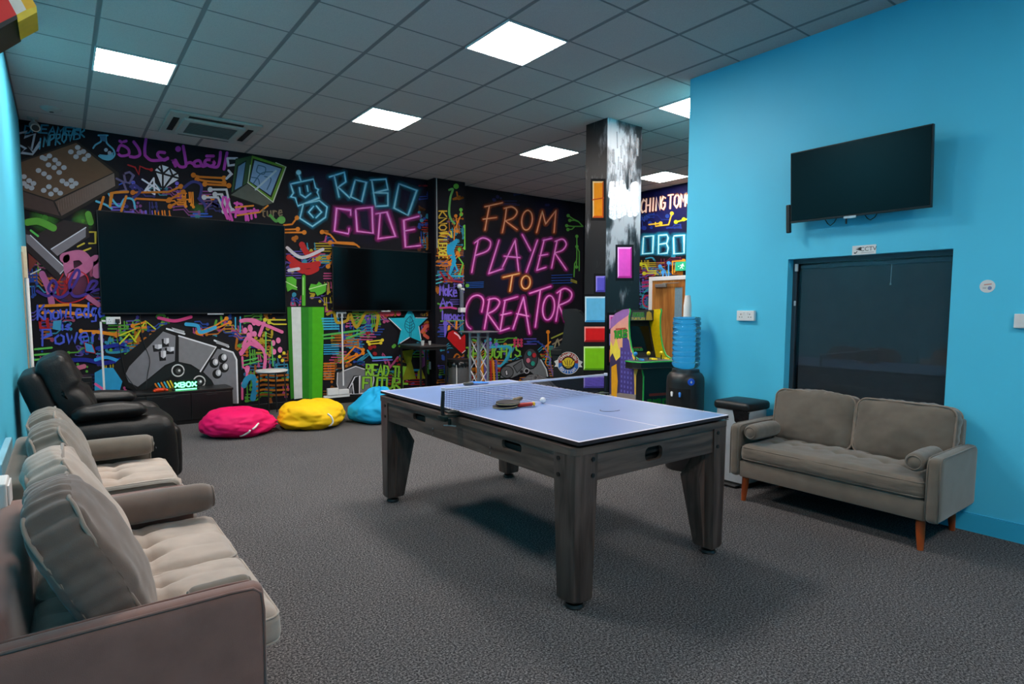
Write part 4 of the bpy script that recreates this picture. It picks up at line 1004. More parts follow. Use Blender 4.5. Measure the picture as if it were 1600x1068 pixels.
R_ = nx.to_track_quat('Z', 'Y').to_matrix().to_4x4()
lathe(bm, [(0.001, 0.003), (0.03, 0.003), (0.032, 0)], 24); bm.transform(Matrix.Translation((c.x, c.y, 0.815)) @ R_); bd = link('badge', bm, mat('blue_badge', rgb(22, 92, 220), 0.4), t, 40); bd['label'] = 'round blue badge'
bm = nb(); prism(bm, [(0, .013), (.008, -.002), (.006, -.009), (0, -.012), (-.006, -.009), (-.008, -.002)], XY, 0.0032, 0.004); bm.transform(Matrix.Translation((c.x, c.y, 0.815)) @ R_); link('drop_symbol', bm, M_white, bd)
def bottle_mat():
    m = bpy.data.materials.new('translucent_blue_plastic'); m.use_nodes = True; nt = m.node_tree; b = nt.nodes['Principled BSDF']
    tc = nt.nodes.new('ShaderNodeTexCoord'); n = nt.nodes.new('ShaderNodeTexNoise'); n.inputs['Scale'].default_value = 5
    nt.links.new(tc.outputs['Object'], n.inputs['Vector'])
    rp = nt.nodes.new('ShaderNodeValToRGB'); rp.color_ramp.elements[0].color = rgb(96, 192, 238); rp.color_ramp.elements[1].color = rgb(150, 220, 248)
    nt.links.new(n.outputs['Fac'], rp.inputs['Fac']); nt.links.new(rp.outputs['Color'], b.inputs['Base Color'])
    b.inputs['Transmission Weight'].default_value = 0.9; b.inputs['Roughness'].default_value = 0.06; b.inputs['IOR'].default_value = 1.33
    return m
bm = nb(); prof = [(0.05, 0.90), (0.06, 0.92), (0.112, 0.935), (0.122, 0.95)]
for k in range(9):
    z = 0.955+k*0.0455; prof += [(0.125, z), (0.126, z+0.024), (0.117, z+0.032), (0.117, z+0.039)]
prof += [(0.125, 1.37), (0.118, 1.388), (0.09, 1.392), (0.085, 1.386), (0.001, 1.386)]
lathe(bm, prof, 48, cap=False); link('bottle', bm, bottle_mat(), t, 50)
M_cup = mat('white_paper', rgb(238, 236, 232), 0.7, var=0.02)
bm = nb(); lathe(bm, [(0.024, 0), (0.0355, 0.095), (0.037, 0.095), (0.037, 0.098), (0.034, 0.098), (0.0235, 0.003), (0.001, 0.003)], 28, cap=False)
bm.transform(Matrix.Rotation(math.pi, 4, 'X') @ Matrix.Translation((0, 0, -0.098)))
cups = [link('paper_cup', bm, M_cup, None, 40, (4.52, 3.36, 1.393))]
tag(cups[0], 'white paper cup in the upturned stack on the blue water bottle', 'paper cup', 'stacked paper cups on the water bottle')
for k in range(1, 7):
    c = cups[0].copy(); COL.objects.link(c); c.location.z = 1.393+k*0.0155; cups.append(c)

# ------------------------------------------------------------------ wall fitting on the pilaster
t = thing('dispenser', 'white and clear tube fitting on the pilaster, right of the middle TV', 'dispenser', (5.41, PY, 1.63))
bm = nb(); tube(bm, [(0.01, -0.05, -0.16), (0.01, -0.05, 0.15)], 0.035, 20); tb = link('tube', bm, mat('smoky_clear_plastic', rgb(105, 108, 120), 0.15), t, 60); tb['label'] = 'smoky clear tube'
bm = nb(); box(bm, -0.035, 0.065, -0.09, 0, -0.235, -0.155, 0.008); link('base_cap', bm, M_white, t)
bm = nb(); box(bm, -0.015, 0.06, -0.07, 0, 0.135, 0.175, 0.006); link('bracket', bm, M_white, t)
bm = nb(); bmesh.ops.create_uvsphere(bm, u_segments=20, v_segments=14, radius=0.042); bm.transform(Matrix.Translation((-0.035, -0.06, 0.205))); link('knob', bm, M_white, t, 180)
bm = nb(); box(bm, PX0+0.03, PX0+0.045, PY-0.012, PY, 2.45, ZC, 0.002); o = link('conduit', bm, mat('grey_white_conduit', rgb(168, 166, 166), 0.5)); tag(o, 'thin pale conduit running down the pilaster from the ceiling', 'conduit')
# ================================================================== PAINT ON WALLS AND PANELS
class Paint:
    """flat painted shapes on a surface; fn(x, y, d) puts a drawing point on it, d metres in front"""
    def __init__(s, fn, d0=0.0006, step=0.000008):
        s.fn, s.d, s.step = fn, d0, step; s.new()
    def new(s):
        s.bm = nb(); s.cl = s.bm.loops.layers.float_color.new('Col')
    def tri(s, pts, cols, d):
        try: f = s.bm.faces.new([s.bm.verts.new(s.fn(x, y, d)) for x, y in pts])
        except ValueError: return
        for l, c in zip(f.loops, cols): l[s.cl] = c
    def c(s, col, a=1.0): return (lin(col[0]/255), lin(col[1]/255), lin(col[2]/255), a)
    def up(s): s.d += s.step; return s.d
    def poly(s, pts, col, a=1.0, col2=None, ax=None):
        """flat fill, or blended from col to col2 along ax = (x0, y0, x1, y1)"""
        d = s.up(); 
        def cc(p):
            if not col2: return s.c(col, a)
            vx, vy = ax[2]-ax[0], ax[3]-ax[1]; t = max(0, min(1, ((p[0]-ax[0])*vx+(p[1]-ax[1])*vy)/(vx*vx+vy*vy)))
            return s.c([col[i]+(col2[i]-col[i])*t for i in range(3)], a)
        for t in tessellate_polygon([[Vector((x, y, 0)) for x, y in pts]]):
            P = [pts[i] for i in t]; s.tri(P, [cc(p) for p in P], d)
    def outline(s, pts, col, w): s.stroke(list(pts)+[pts[0], pts[1]], w, col)
    def smooth(s, pts, n=6):
        if len(pts) < 3: return list(pts)
        o = []
        for i in range(len(pts)-1):
            p0, p1, p2, p3 = pts[max(i-1, 0)], pts[i], pts[i+1], pts[min(i+2, len(pts)-1)]
            for k in range(n):
                f = k/n
                o.append(tuple(0.5*((2*p1[j])+(-p0[j]+p2[j])*f+(2*p0[j]-5*p1[j]+4*p2[j]-p3[j])*f*f+(-p0[j]+3*p1[j]-3*p2[j]+p3[j])*f**3) for j in (0, 1)))
        return o+[tuple(pts[-1])]
    def stroke(s, pts, w, col, a=1.0, soft=0.0, sm=False, cap=True):
        if sm: pts = s.smooth(pts)
        pts = [p for i, p in enumerate(pts) if i == 0 or (abs(p[0]-pts[i-1][0])+abs(p[1]-pts[i-1][1])) > 1e-4]
        if len(pts) < 2: return
        d = s.up(); h = w/2; k = 1-soft; N = []
        for i in range(len(pts)):
            A, B = pts[max(i-1, 0)], pts[min(i+1, len(pts)-1)]; tx, ty = B[0]-A[0], B[1]-A[1]; L = math.hypot(tx, ty) or 1
            sc = 1.0
            if 0 < i < len(pts)-1:
                ux, uy = pts[i][0]-A[0], pts[i][1]-A[1]; l2 = math.hypot(ux, uy) or 1
                cs = abs((ux*tx+uy*ty)/(l2*L)); sc = min(1.6, 1/max(cs, 0.55))
            N.append((-ty/L*sc, tx/L*sc))
        off = [(-1, 0.0), (-k, a), (k, a), (1, 0.0)] if soft else [(-1, a), (1, a)]
        for i in range(len(pts)-1):
            for (o0, a0), (o1, a1) in zip(off, off[1:]):
                q = [(pts[i][0]+N[i][0]*h*o0, pts[i][1]+N[i][1]*h*o0), (pts[i+1][0]+N[i+1][0]*h*o0, pts[i+1][1]+N[i+1][1]*h*o0),
                     (pts[i+1][0]+N[i+1][0]*h*o1, pts[i+1][1]+N[i+1][1]*h*o1), (pts[i][0]+N[i][0]*h*o1, pts[i][1]+N[i][1]*h*o1)]
                s.tri(q, [s.c(col, a0), s.c(col, a0), s.c(col, a1), s.c(col, a1)], d)
        if cap:
            for p in (pts[0], pts[-1]): s.dot(p[0], p[1], h, col, a, soft, d=d+s.step*0.3)
    def dot(s, x, y, r, col, a=1.0, soft=0.0, d=None, n=16, ry=None, rot=0.0):
        d = d or s.up(); k = 1-soft; ry = ry or r
        def pt(q, f):
            u, v = r*f*math.cos(q), ry*f*math.sin(q); return (x+u*math.cos(rot)-v*math.sin(rot), y+u*math.sin(rot)+v*math.cos(rot))
        for i in range(n):
            a0, a1 = 2*math.pi*i/n, 2*math.pi*(i+1)/n
            s.tri([(x, y), pt(a0, k), pt(a1, k)], [s.c(col, a)]*3, d)
            if soft: s.tri([pt(a0, k), pt(a0, 1), pt(a1, 1), pt(a1, k)], [s.c(col, a), s.c(col, 0), s.c(col, 0), s.c(col, a)], d)
    def ell(s, x, y, rx, ry, w, col, rot=0.0, a=1.0, soft=0.0):
        P = []
        for i in range(26):
            q = 2*math.pi*i/24; u, v = rx*math.cos(q), ry*math.sin(q); P.append((x+u*math.cos(rot)-v*math.sin(rot), y+u*math.sin(rot)+v*math.cos(rot)))
        s.stroke(P, w, col, a, soft, cap=False)
    def neon(s, strokes, w, glow, core, sm=True):
        """painted neon: a wide misted line, a solid coloured line, a thin pale line"""
        S_ = [s.smooth(p) if (sm and len(p) > 2) else p for p in strokes]
        for p in S_: s.stroke(p, w*3.4, glow, 0.55, 0.85)
        for p in S_: s.stroke(p, w*1.7, glow, 0.95, 0.55)
        for p in S_: s.stroke(p, w*0.62, core, 1.0, 0.35)
    def done(s, name, parent, label=None):
        me = bpy.data.meshes.new(name); s.bm.to_mesh(me); s.bm.free(); me.materials.append(PAINT)
        o = bpy.data.objects.new(name, me); COL.objects.link(o)
        if parent: o.parent = parent
        if label: o['label'] = label
        s.new(); return o
G = {'A': [[(0, 0), (.5, 1), (1, 0)], [(.2, .4), (.8, .4)]], 'B': [[(0, 0), (0, 1), (.7, .9), (.7, .6), (0, .52), (.85, .4), (.8, .05), (0, 0)]], 'C': [[(1, .85), (.6, 1), (.1, .75), (0, .3), (.4, 0), (1, .1)]],
     'D': [[(0, 0), (0, 1), (.7, .9), (1, .5), (.7, .1), (0, 0)]], 'E': [[(1, 1), (0, 1), (0, 0), (1, 0)], [(0, .5), (.8, .5)]], 'F': [[(1, 1), (0, 1), (0, 0)], [(0, .5), (.7, .5)]],
     'G': [[(1, .85), (.5, 1), (0, .6), (.1, .1), (.6, 0), (1, .2), (1, .5), (.6, .5)]], 'H': [[(0, 0), (0, 1)], [(1, 0), (1, 1)], [(0, .5), (1, .5)]], 'I': [[(.5, 0), (.5, 1)]], 'J': [[(.9, 1), (.9, .2), (.5, 0), (.1, .2)]],
     'K': [[(0, 0), (0, 1)], [(1, 1), (0, .45), (1, 0)]], 'L': [[(0, 1), (0, 0), (1, 0)]], 'M': [[(0, 0), (.1, 1), (.5, .35), (.9, 1), (1, 0)]], 'N': [[(0, 0), (0, 1), (1, 0), (1, 1)]],
     'O': [[(.5, 1), (.05, .75), (.05, .25), (.5, 0), (.95, .25), (.95, .75), (.5, 1)]], 'P': [[(0, 0), (0, 1), (.8, .95), (.9, .65), (0, .45)]], 'Q': [[(.5, 1), (0, .5), (.5, 0), (1, .5), (.5, 1)], [(.6, .3), (1, 0)]],
     'R': [[(0, 0), (0, 1), (.8, .95), (.85, .65), (0, .48), (1, 0)]], 'S': [[(.95, .85), (.5, 1), (.05, .8), (.2, .55), (.85, .4), (.9, .12), (.4, 0), (0, .15)]], 'T': [[(0, 1), (1, 1)], [(.5, 1), (.5, 0)]],
     'U': [[(0, 1), (.05, .2), (.5, 0), (.95, .2), (1, 1)]], 'V': [[(0, 1), (.5, 0), (1, 1)]], 'W': [[(0, 1), (.25, 0), (.5, .6), (.75, 0), (1, 1)]], 'X': [[(0, 1), (1, 0)], [(1, 1), (0, 0)]], 'Y': [[(0, 1), (.5, .5), (1, 1)], [(.5, .5), (.45, 0)]],
     'Z': [[(0, 1), (1, 1), (0, 0), (1, 0)]], '1': [[(.2, .75), (.6, 1), (.6, 0)]], ' ': [],
     'n': [[(0, 0), (0, .6)], [(0, .4), (.5, .62), (.9, .4), (.95, 0)]], 'o': [[(.5, .6), (.05, .4), (.1, .08), (.5, 0), (.9, .1), (.9, .45), (.5, .6)]], 'w': [[(0, .6), (.25, 0), (.5, .45), (.75, 0), (1, .6)]], 'l': [[(.4, 1), (.4, .1), (.7, 0)]],
     'e': [[(.05, .3), (.9, .35), (.7, .6), (.3, .6), (.02, .3), (.3, 0), (.9, .08)]], 'd': [[(.85, 1), (.85, 0)], [(.85, .5), (.4, .6), (.05, .3), (.4, 0), (.85, .1)]], 'g': [[(.85, .6), (.4, .62), (.1, .35), (.4, .1), (.85, .25), (.85, .6), (.8, -.3), (.2, -.3)]],
     'i': [[(.5, 0), (.5, .55)], [(.5, .8), (.5, .86)]], 's': [[(.9, .5), (.5, .6), (.1, .45), (.8, .2), (.5, 0), (.05, .08)]], 'r': [[(.1, .6), (.15, 0)], [(.15, .35), (.5, .6), (.9, .5)]], 'a': [[(.85, .6), (.4, .6), (.05, .3), (.4, 0), (.85, .2)], [(.85, .6), (.9, 0)]],
     'k': [[(0, 0), (0, 1)], [(.8, .6), (0, .25), (.9, 0)]], 'm': [[(0, 0), (0, .6)], [(0, .45), (.25, .6), (.5, .4), (.5, 0)], [(.5, .45), (.75, .6), (1, .4), (1, 0)]], 'p': [[(.05, .6), (.05, -.35)], [(.05, .5), (.5, .62), (.9, .35), (.5, .02), (.05, .1)]],
     'c': [[(.9, .5), (.5, .62), (.05, .3), (.4, 0), (.9, .08)]], 't': [[(.45, .95), (.45, .1), (.8, 0)], [(.05, .62), (.85, .62)]], 'u': [[(.05, .6), (.1, .1), (.5, 0), (.9, .15)], [(.9, .6), (.95, 0)]]}
def word(txt, p0, p1, h, up=(0, -1), gap=0.28, jit=0.0, seed=1):
    """letter strokes along the baseline p0 to p1"""
    rnd = random.Random(seed); n = len(txt); vx, vy = (p1[0]-p0[0])/n, (p1[1]-p0[1])/n; out = []
    for i, ch in enumerate(txt):
        ox, oy = p0[0]+vx*i, p0[1]+vy*i; j = rnd.uniform(-jit, jit)
        for st in G.get(ch, []):
            out.append([(ox+vx*(1-gap)*u+up[0]*h*v, oy+vy*(1-gap)*u+up[1]*h*(v+j)) for u, v in st])
    return out
def view(ox, oy, s):
    return lambda P: [(ox+x/s, oy+y/s) for x, y in P]
def circuit(p, P, w, col, d0=True, d1=True, r=None):
    p.stroke(P, w, col); r = r or w*1.25
    if d0: p.dot(P[0][0], P[0][1], r, col)
    if d1: p.dot(P[-1][0], P[-1][1], r, col)
def doodles(p, x0, x1, y0, y1, n, seed, pal, w=2.2, tilt=0.0):
    """loose tags, circuit lines, drips, bars and blobs that fill the space between the pictures"""
    R = random.Random(seed)
    for _ in range(n):
        c = R.choice(pal); x, y = R.uniform(x0, x1), R.uniform(y0, y1); k = R.random(); L = R.uniform(10, 30)
        cl = lambda q: [(min(max(a, x0), x1), min(max(b, y0), y1)) for a, b in q]
        if k < 0.30:
            s = R.choice((-1, 1)); P = [(x, y), (x+L*.6, y-L*.04+tilt*L*.6), (x+L*.9, y+s*L*.3), (x+L*1.5, y+s*L*.3)]
            for m in range(R.choice((1, 2, 3))): circuit(p, cl([(a, b+m*w*2.1) for a, b in P]), w*.8, c, R.random() < .5, R.random() < .7)
        elif k < 0.5:
            m0 = R.randint(3, 5)
            for m in range(m0): p.stroke(cl([(x+R.uniform(-3, 3), y+m*w*2.0), (x+L*1.1+R.uniform(-5, 5), y+m*w*2.0-tilt*L)]), w*.9, c)
        elif k < 0.7:
            for m in range(R.randint(2, 5)): xx = x+m*R.uniform(3, 6); ln = R.uniform(6, 24); p.stroke(cl([(xx, y), (xx+1, y+ln)]), w*.8, c); p.dot(min(max(xx+1, x0), x1), min(max(y+ln, y0), y1), w*1.0, c)
        elif k < 0.86:
            P = [(x+R.uniform(-L, L)*.6, y+R.uniform(-L, L)*.45) for _ in range(R.randint(4, 6))]; p.stroke(cl(p.smooth(P)), w*1.5, c)
        else:
            for m in range(R.randint(3, 6)): p.dot(*cl([(x+R.uniform(-9, 9), y+R.uniform(-9, 9))])[0], R.uniform(1.5, 3.6), c)
    
# ------------------------------------------------------------------ arcade machines
M_cabblack = mat('black_cabinet_board', rgb(14, 14, 15), 0.5, var=0.1)
def arcade_side(W, sd): return sd*W/2
AW = 0.42
PROF = [(0.29, 0), (-0.33, 0), (-0.33, 0.76), (-0.30, 0.84), (-0.27, 0.925), (-0.165, 0.965), (-0.105, 1.06), (-0.072, 1.17), (-0.058, 1.28), (-0.058, 1.38), (-0.075, 1.44), (-0.06, 1.462), (0.06, 1.455), (0.2, 1.41), (0.29, 1.34)]
arc = thing('arcade_machine', 'arcade machine with colourful side panel and yellow inner edge beside the water cooler', 'arcade machine', (5.03, 4.33, 0), math.radians(-13.3))
M_yside = mat('yellow_panel_inside', rgb(240, 205, 10), 0.45)
M_gtrim = mat('green_edge_trim', rgb(40, 170, 70), 0.45)
for s in (-1, 1):
    bm = nb(); x = s*AW/2; prism(bm, PROF, YZ, x-s*0.012, x); sp = link('side_panel', bm, M_yside if s > 0 else M_cabblack, arc)
    bm = nb(); tube(bm, [(x-s*0.006, y, z) for y, z in PROF[1:12]], 0.0085, 8); e = link('edge_trim', bm, M_gtrim, sp, 60); e['label'] = 'green edge trim'
    if s < 0: LEFT = sp; sp['label'] = 'side panel with bright sunset artwork'
    else: sp['label'] = 'side panel with yellow inner face'
bm = nb(); box(bm, -AW/2+.012, AW/2-.012, -0.315, -0.295, 0.02, 0.86); kick = link('front_panel', bm, M_cabblack, arc)
bm = nb(); box(bm, -AW/2+.012, AW/2-.012, 0.27, 0.285, 0.0, 1.33); link('back_panel', bm, M_cabblack, arc)
bm = nb(); quad(bm, [(-AW/2+.012, 0.0, 0.93), (AW/2-.012, 0.0, 0.93), (AW/2-.012, 0.14, 1.34), (-AW/2+.012, 0.14, 1.34)]); link('bezel', bm, M_dark, arc)
bm = nb(); pts = [(-.17, 0.0), (.17, 0.0), (.17, .29), (-.17, .29)]
def scr(u, v, d): n_ = Vector((0, -0.946, 0.323)); b_ = Vector((u, 0.0+v*0.323+0.022, 0.93+v*0.946+0.065)); p = b_+n_*d; return (p.x, p.y, p.z)
prism(bm, pts, scr, 0.001, 0.004); link('screen', bm, M_screen, arc)
bm = nb(); box(bm, -AW/2+.012, AW/2-.012, 0.055, 0.065, 1.335, 1.45); mq = link('marquee', bm, mat('dark_marquee', rgb(46, 40, 38), 0.4), arc)
bm = nb(); box(bm, -AW/2+.012, AW/2-.012, 0.065, 0.2, 1.33, 1.345); link('marquee_shelf', bm, M_cabblack, arc)
bm = nb(); box(bm, -AW/2+.012, AW/2-.012, 0.065, 0.2, 1.43, 1.45); link('top_panel', bm, M_cabblack, arc)
DK = [(-0.34, -0.20), (-0.34, -0.32), (-0.29, -0.40), (0.29, -0.40), (0.34, -0.30), (0.34, -0.20), (0.215, -0.10), (0.195, -0.10), (0.195, 0.03), (-0.195, 0.03), (-0.195, -0.10), (-0.215, -0.10)]
bm = nb(); prism(bm, DK, XY, 0.85, 0.925); dk = link('control_deck', bm, M_cabblack, arc)
bm = nb(); prism(bm, DK, XY, 0.9252, 0.93); ds = link('deck_overlay', bm, mat('grey_deck_art', rgb(60, 66, 78), 0.4, var=0.5, scale=14), dk)
bm = nb(); tube(bm, [(x, y, 0.92) for x, y in DK], 0.008, 8, closed=True); link('edge_trim', bm, M_gtrim, dk, 60)
bm = nb(); tube(bm, [(x, y, 0.855) for x, y in DK], 0.006, 8, closed=True); link('edge_trim', bm, M_cabblack, dk, 60)
for k, (x, cn) in enumerate(((-0.245, rgb(30, 140, 220)), (-0.08, rgb(250, 210, 30)), (0.085, rgb(245, 215, 40)), (0.25, rgb(240, 90, 30)))):
    mm = mat('stick_ball_%s' % ['blue', 'yellow', 'pale', 'orange'][k], cn, 0.3)
    bm = nb(); cyl(bm, (x, -0.24, 0.93), (x, -0.24, 0.985), 0.006, 10); js = link('joystick', bm, M_blackp, arc)
    bm = nb(); bmesh.ops.create_uvsphere(bm, u_segments=16, v_segments=12, radius=0.021); bm.transform(Matrix.Translation((x, -0.24, 0.997))); link('ball_top', bm, mm, js, 180)
    for q in range(3):
        bm = nb(); lathe(bm, [(0.017, 0.93), (0.017, 0.938), (0.012, 0.942), (0.012, 0.948), (0.001, 0.949)], 16, (x+0.05+0.0*q, -0.30+0.045*q, 0)); link('button', bm, mm, arc, 40)
p = Paint(lambda x, y, d: (-AW/2-d, 0.29-0.5*x/50.0, 1.462-1.462*y/140.0))        # side art in a 50 x 140 grid seen from the left
top_ = [(0, 12), (9, 5), (23, 1), (35, 0), (36, 2), (35, 8), (35, 17), (36, 27), (40, 38), (45, 47), (53, 51.5), (53.5, 59), (50, 67), (50, 140), (0, 140)]
p.poly(top_, (235, 150, 175), col2=(250, 200, 90), ax=(0, 0, 0, 52))
p.poly([(0, 0.1+12), (9, 5), (23, 1), (35, 0), (35, 6), (15, 14), (0, 22)], (170, 120, 200), .8)
p.poly([(0, 34), (6, 40), (12, 30), (17, 42), (22, 44), (22, 55), (0, 52)], (250, 225, 80))
p.poly([(0, 52), (5, 47), (12, 55), (20, 50), (20, 92), (0, 96)], (64, 52, 90))
p.poly([(20, 40), (24, 40), (24, 26), (33, 26), (33, 30), (36, 32), (40, 44), (45, 52), (48, 90), (20, 90)], (92, 74, 150), col2=(70, 60, 130), ax=(20, 30, 20, 90))
for k in range(9):
    for q in range(4): p.poly([(22+q*6, 44+k*5), (24.5+q*6, 44+k*5), (24.5+q*6, 46.5+k*5), (22+q*6, 46.5+k*5)], (110, 104, 190))
p.poly([(0, 92), (20, 88), (50, 86), (50, 140), (0, 140)], (150, 138, 134), col2=(128, 118, 112), ax=(0, 88, 0, 140))
for a in ((4, 100, 22, 98), (20, 110, 46, 106), (8, 122, 30, 118), (28, 128, 49, 124), (12, 108, 10, 122), (34, 96, 32, 108)): p.stroke([a[:2], a[2:]], .8, (105, 96, 92))
p.poly([(3, 62), (13, 58), (16, 76), (14, 100), (8, 112), (4, 96)], (240, 168, 30)); p.poly([(6, 112), (18, 100), (28, 118), (22, 136), (8, 134)], (74, 54, 42))
p.stroke([(18, 104), (26, 114), (38, 122), (44, 134)], 4, (110, 170, 60), sm=True); p.stroke([(24, 130), (34, 122), (46, 128)], 5, (40, 130, 190), sm=True)
p.stroke([(28, 134), (40, 130), (47, 136)], 3, (120, 180, 70))
for st in word('TURTLES', (8, 31), (33, 28.5), 7, gap=.15): p.stroke(st, 2.4, (20, 60, 20))
for st in word('TURTLES', (8, 31), (33, 28.5), 7, gap=.15): p.stroke(st, 1.4, (50, 170, 50))
p.stroke([(11, 21.5), (29, 20)], 1.6, (190, 70, 60))
p.done('side_artwork', LEFT)
p = Paint(lambda x, y, d: (-AW/2+.012+(AW-.024)*x/100, -0.315-d, 0.86-0.84*y/150))
for st in word('TURTLES', (16, 84), (86, 84), 22, gap=.2): p.stroke(st, 4.5, (30, 120, 30))
p.stroke([(22, 52), (80, 52)], 5, (150, 50, 40)); 
for st in word('TURTLES IN TIME', (8, 112), (94, 112), 11, gap=.25): p.stroke(st, 2.2, (120, 130, 170))
p.done('front_lettering', kick)
p = Paint(lambda x, y, d: (-AW/2+.012+(AW-.024)*x/100, 0.055-d, 1.45-0.115*y/28))
p.poly([(1, 1), (99, 1), (99, 27), (1, 27)], (58, 56, 54)); p.poly([(4, 27), (5, 12), (10, 5), (15, 12), (17, 27)], (205, 150, 40)); p.poly([(74, 27), (76, 6), (84, 3), (92, 8), (96, 27)], (190, 150, 60)); p.poly([(24, 27), (30, 6), (66, 5), (70, 27)], (110, 108, 96))
for st in word('TURTLES', (30, 17), (68, 17), 9, gap=.2): p.stroke(st, 2.6, (54, 130, 40))
for st in word('TURTLES', (26, 26), (72, 26), 5, gap=.2): p.stroke(st, 1.4, (220, 180, 70))
p.done('marquee_art', mq)
p = Paint(lambda x, y, d: scr(-.17+.34*x/100, .29-.29*y/100, 0.004+d))
for st in word('TURTLES', (24, 96), (62, 96), 8, gap=.2): p.stroke(st, 2.2, (40, 120, 40))
p.stroke([(28, 84), (58, 84)], 2.2, (140, 40, 30)); p.done('screen_lettering', arc)

# black machine behind the column: its side panel faces the room
ed = pix_ray(888, 567); ek = 7.9/math.hypot(ed.x, ed.y); ez = CAM_Z+ed.z*ek
arc2 = thing('arcade_machine', 'black arcade machine with round red and blue emblem, behind the painted column', 'arcade machine', (ed.x*ek, ed.y*ek, 0), math.radians(-47.8))
PR2 = [(-0.20, 0), (0.21, 0), (0.21, 1.27), (0.185, 1.36), (0.13, 1.43), (0.05, 1.462), (-0.06, 1.455), (-0.09, 1.43), (-0.085, 1.36), (-0.05, 1.28), (-0.09, 1.02), (-0.14, 0.95), (-0.235, 0.92), (-0.235, 0.85), (-0.20, 0.78)]
for y in (0.0, 0.50):
    bm = nb(); prism(bm, PR2, XZ, y, y+0.014); sp2 = link('side_panel', bm, M_cabblack, arc2)
    if y == 0.0: S2 = sp2
bm = nb(); box(bm, -0.18, -0.165, 0.014, 0.50, 0.02, 0.86); link('front_panel', bm, M_cabblack, arc2)
bm = nb(); box(bm, -0.235, -0.09, -0.02, 0.53, 0.85, 0.92, 0.006); link('control_deck', bm, M_cabblack, arc2)
bm = nb(); quad(bm, [(-0.10, 0.014, .95), (-0.10, 0.50, .95), (-0.03, 0.50, 1.3), (-0.03, 0.014, 1.3)]); link('screen', bm, M_screen, arc2)
bm = nb(); box(bm, -0.075, -0.065, 0.014, 0.50, 1.31, 1.43); link('marquee', bm, mat('dark_marquee', rgb(46, 40, 38)), arc2)
bm = nb(); box(bm, 0.18, 0.195, 0.014, 0.50, 0, 1.26); link('back_panel', bm, M_cabblack, arc2)
bm = nb(); box(bm, -0.06, 0.12, 0.014, 0.50, 1.415, 1.43); link('top_panel', bm, M_cabblack, arc2)
p = Paint(lambda x, y, d: (x, -d, ez-y))
W_ = (225, 220, 215)
p.dot(0, 0, .150, W_, n=32); p.poly([(.142*math.cos(a), .142*math.sin(a)) for a in [math.pi*k/16 for k in range(17)]], (40, 110, 200)); p.poly([(.142*math.cos(a), .142*math.sin(a)) for a in [math.pi+math.pi*k/16 for k in range(17)]], (170, 60, 50))
p.poly([(-.19, -.02), (-.13, -.05), (-.13, .05), (-.185, .05), (-.165, .015)], W_); p.poly([(.19, -.02), (.13, -.05), (.13, .05), (.185, .05), (.165, .015)], W_)
p.dot(0, 0, .088, (24, 22, 20), n=28); p.dot(0, -.005, .07, (226, 190, 50), n=24); p.poly([(-.085, -.03), (-.03, -.04), (.03, -.04), (.085, -.03), (.07, .025), (-.07, .025)], (236, 200, 40))
for a in ((-.05, -.03, -.03, .02), (-.015, -.035, -.01, .03), (.02, -.035, .015, .03), (.055, -.03, .035, .02), (-.04, .05, .04, .05)): p.stroke([a[:2], a[2:]], .009, (60, 48, 20))
def arcw(txt, a0, a1, r, h, flip):
    n = len(txt)
    for i, ch in enumerate(txt):
        for st in G[ch]:
            P = []
            for u, v in st:
                t = a0+(a1-a0)*(i+u*.75)/n; rr = r+(h*v if not flip else h*(1-v)); P.append((rr*math.cos(t), rr*math.sin(t)))
            p.stroke(P, .009, W_)
arcw('CHAMPION', math.radians(200), math.radians(342), .098, .032, False); arcw('EDITION', math.radians(150), math.radians(32), .098, .032, True)
p.done('round_emblem', S2)
# ------------------------------------------------------------------ the mural on the back wall
def dim(P, k): return [tuple(int(v*k) for v in c) for c in P]
BW = Paint(lambda x, y, d: on_y(x, y, YB-d)); P_ = BW
ORG, CYN, PNK, GRN, YEL, BLU, PUR, WHT, RED, NAV = (224, 128, 28), (60, 178, 214), (232, 96, 160), (110, 200, 70), (226, 200, 50), (40, 84, 190), (112, 92, 200), (212, 212, 222), (196, 34, 40), (44, 44, 104)
A = view(0, 160, 3.955); B = view(0, 400, 3.955); C_ = view(330, 220, 3.955); D_ = view(380, 440, 3.955); E_ = view(590, 480, 7.63); H_ = view(200, 130, 5.333); K_ = view(220, 560, 8.889)
# soft sprayed clouds behind everything
for x, y, r, c, a in ((70, 340, 26, (70, 140, 50), .8), (130, 345, 20, (90, 150, 60), .7), (310, 330, 16, (70, 130, 60), .5), (580, 330, 60, (26, 24, 60), .8), (500, 290, 50, (24, 24, 54), .8), (640, 300, 40, (26, 26, 62), .7), (205, 300, 40, (34, 30, 80), .6), (800, 420, 70, (28, 26, 62), .7), (860, 330, 40, (24, 30, 66), .6), (760, 500, 40, (26, 26, 60), .6), (110, 440, 40, (150, 70, 110), .6)):
    P_.dot(x, y, r, c, a, 0.9, n=24)
pal1 = dim([CYN, PNK, ORG, GRN, YEL, BLU, PUR], .75); pal2 = [NAV, PUR, ORG, BLU, (120, 60, 120), (50, 110, 130)]
doodles(P_, 160, 355, 285, 338, 26, 3, pal2, 2.4)
doodles(P_, 42, 160, 400, 620, 44, 5, dim([RED, ORG, BLU, CYN, GRN, PUR, (200, 90, 130), NAV], .75), 2.6)
doodles(P_, 160, 215, 492, 612, 26, 8, pal1, 2.6)
doodles(P_, 200, 445, 490, 560, 40, 9, dim([CYN, PNK, GRN, YEL, ORG, BLU], .75), 2.4)
doodles(P_, 372, 450, 500, 628, 26, 12, dim([PNK, CYN, GRN, (60, 130, 180), (200, 110, 40), YEL], .75), 2.4)
doodles(P_, 446, 520, 360, 486, 30, 13, dim([CYN, ORG, PNK, YEL, PUR, BLU], .75), 2.0)
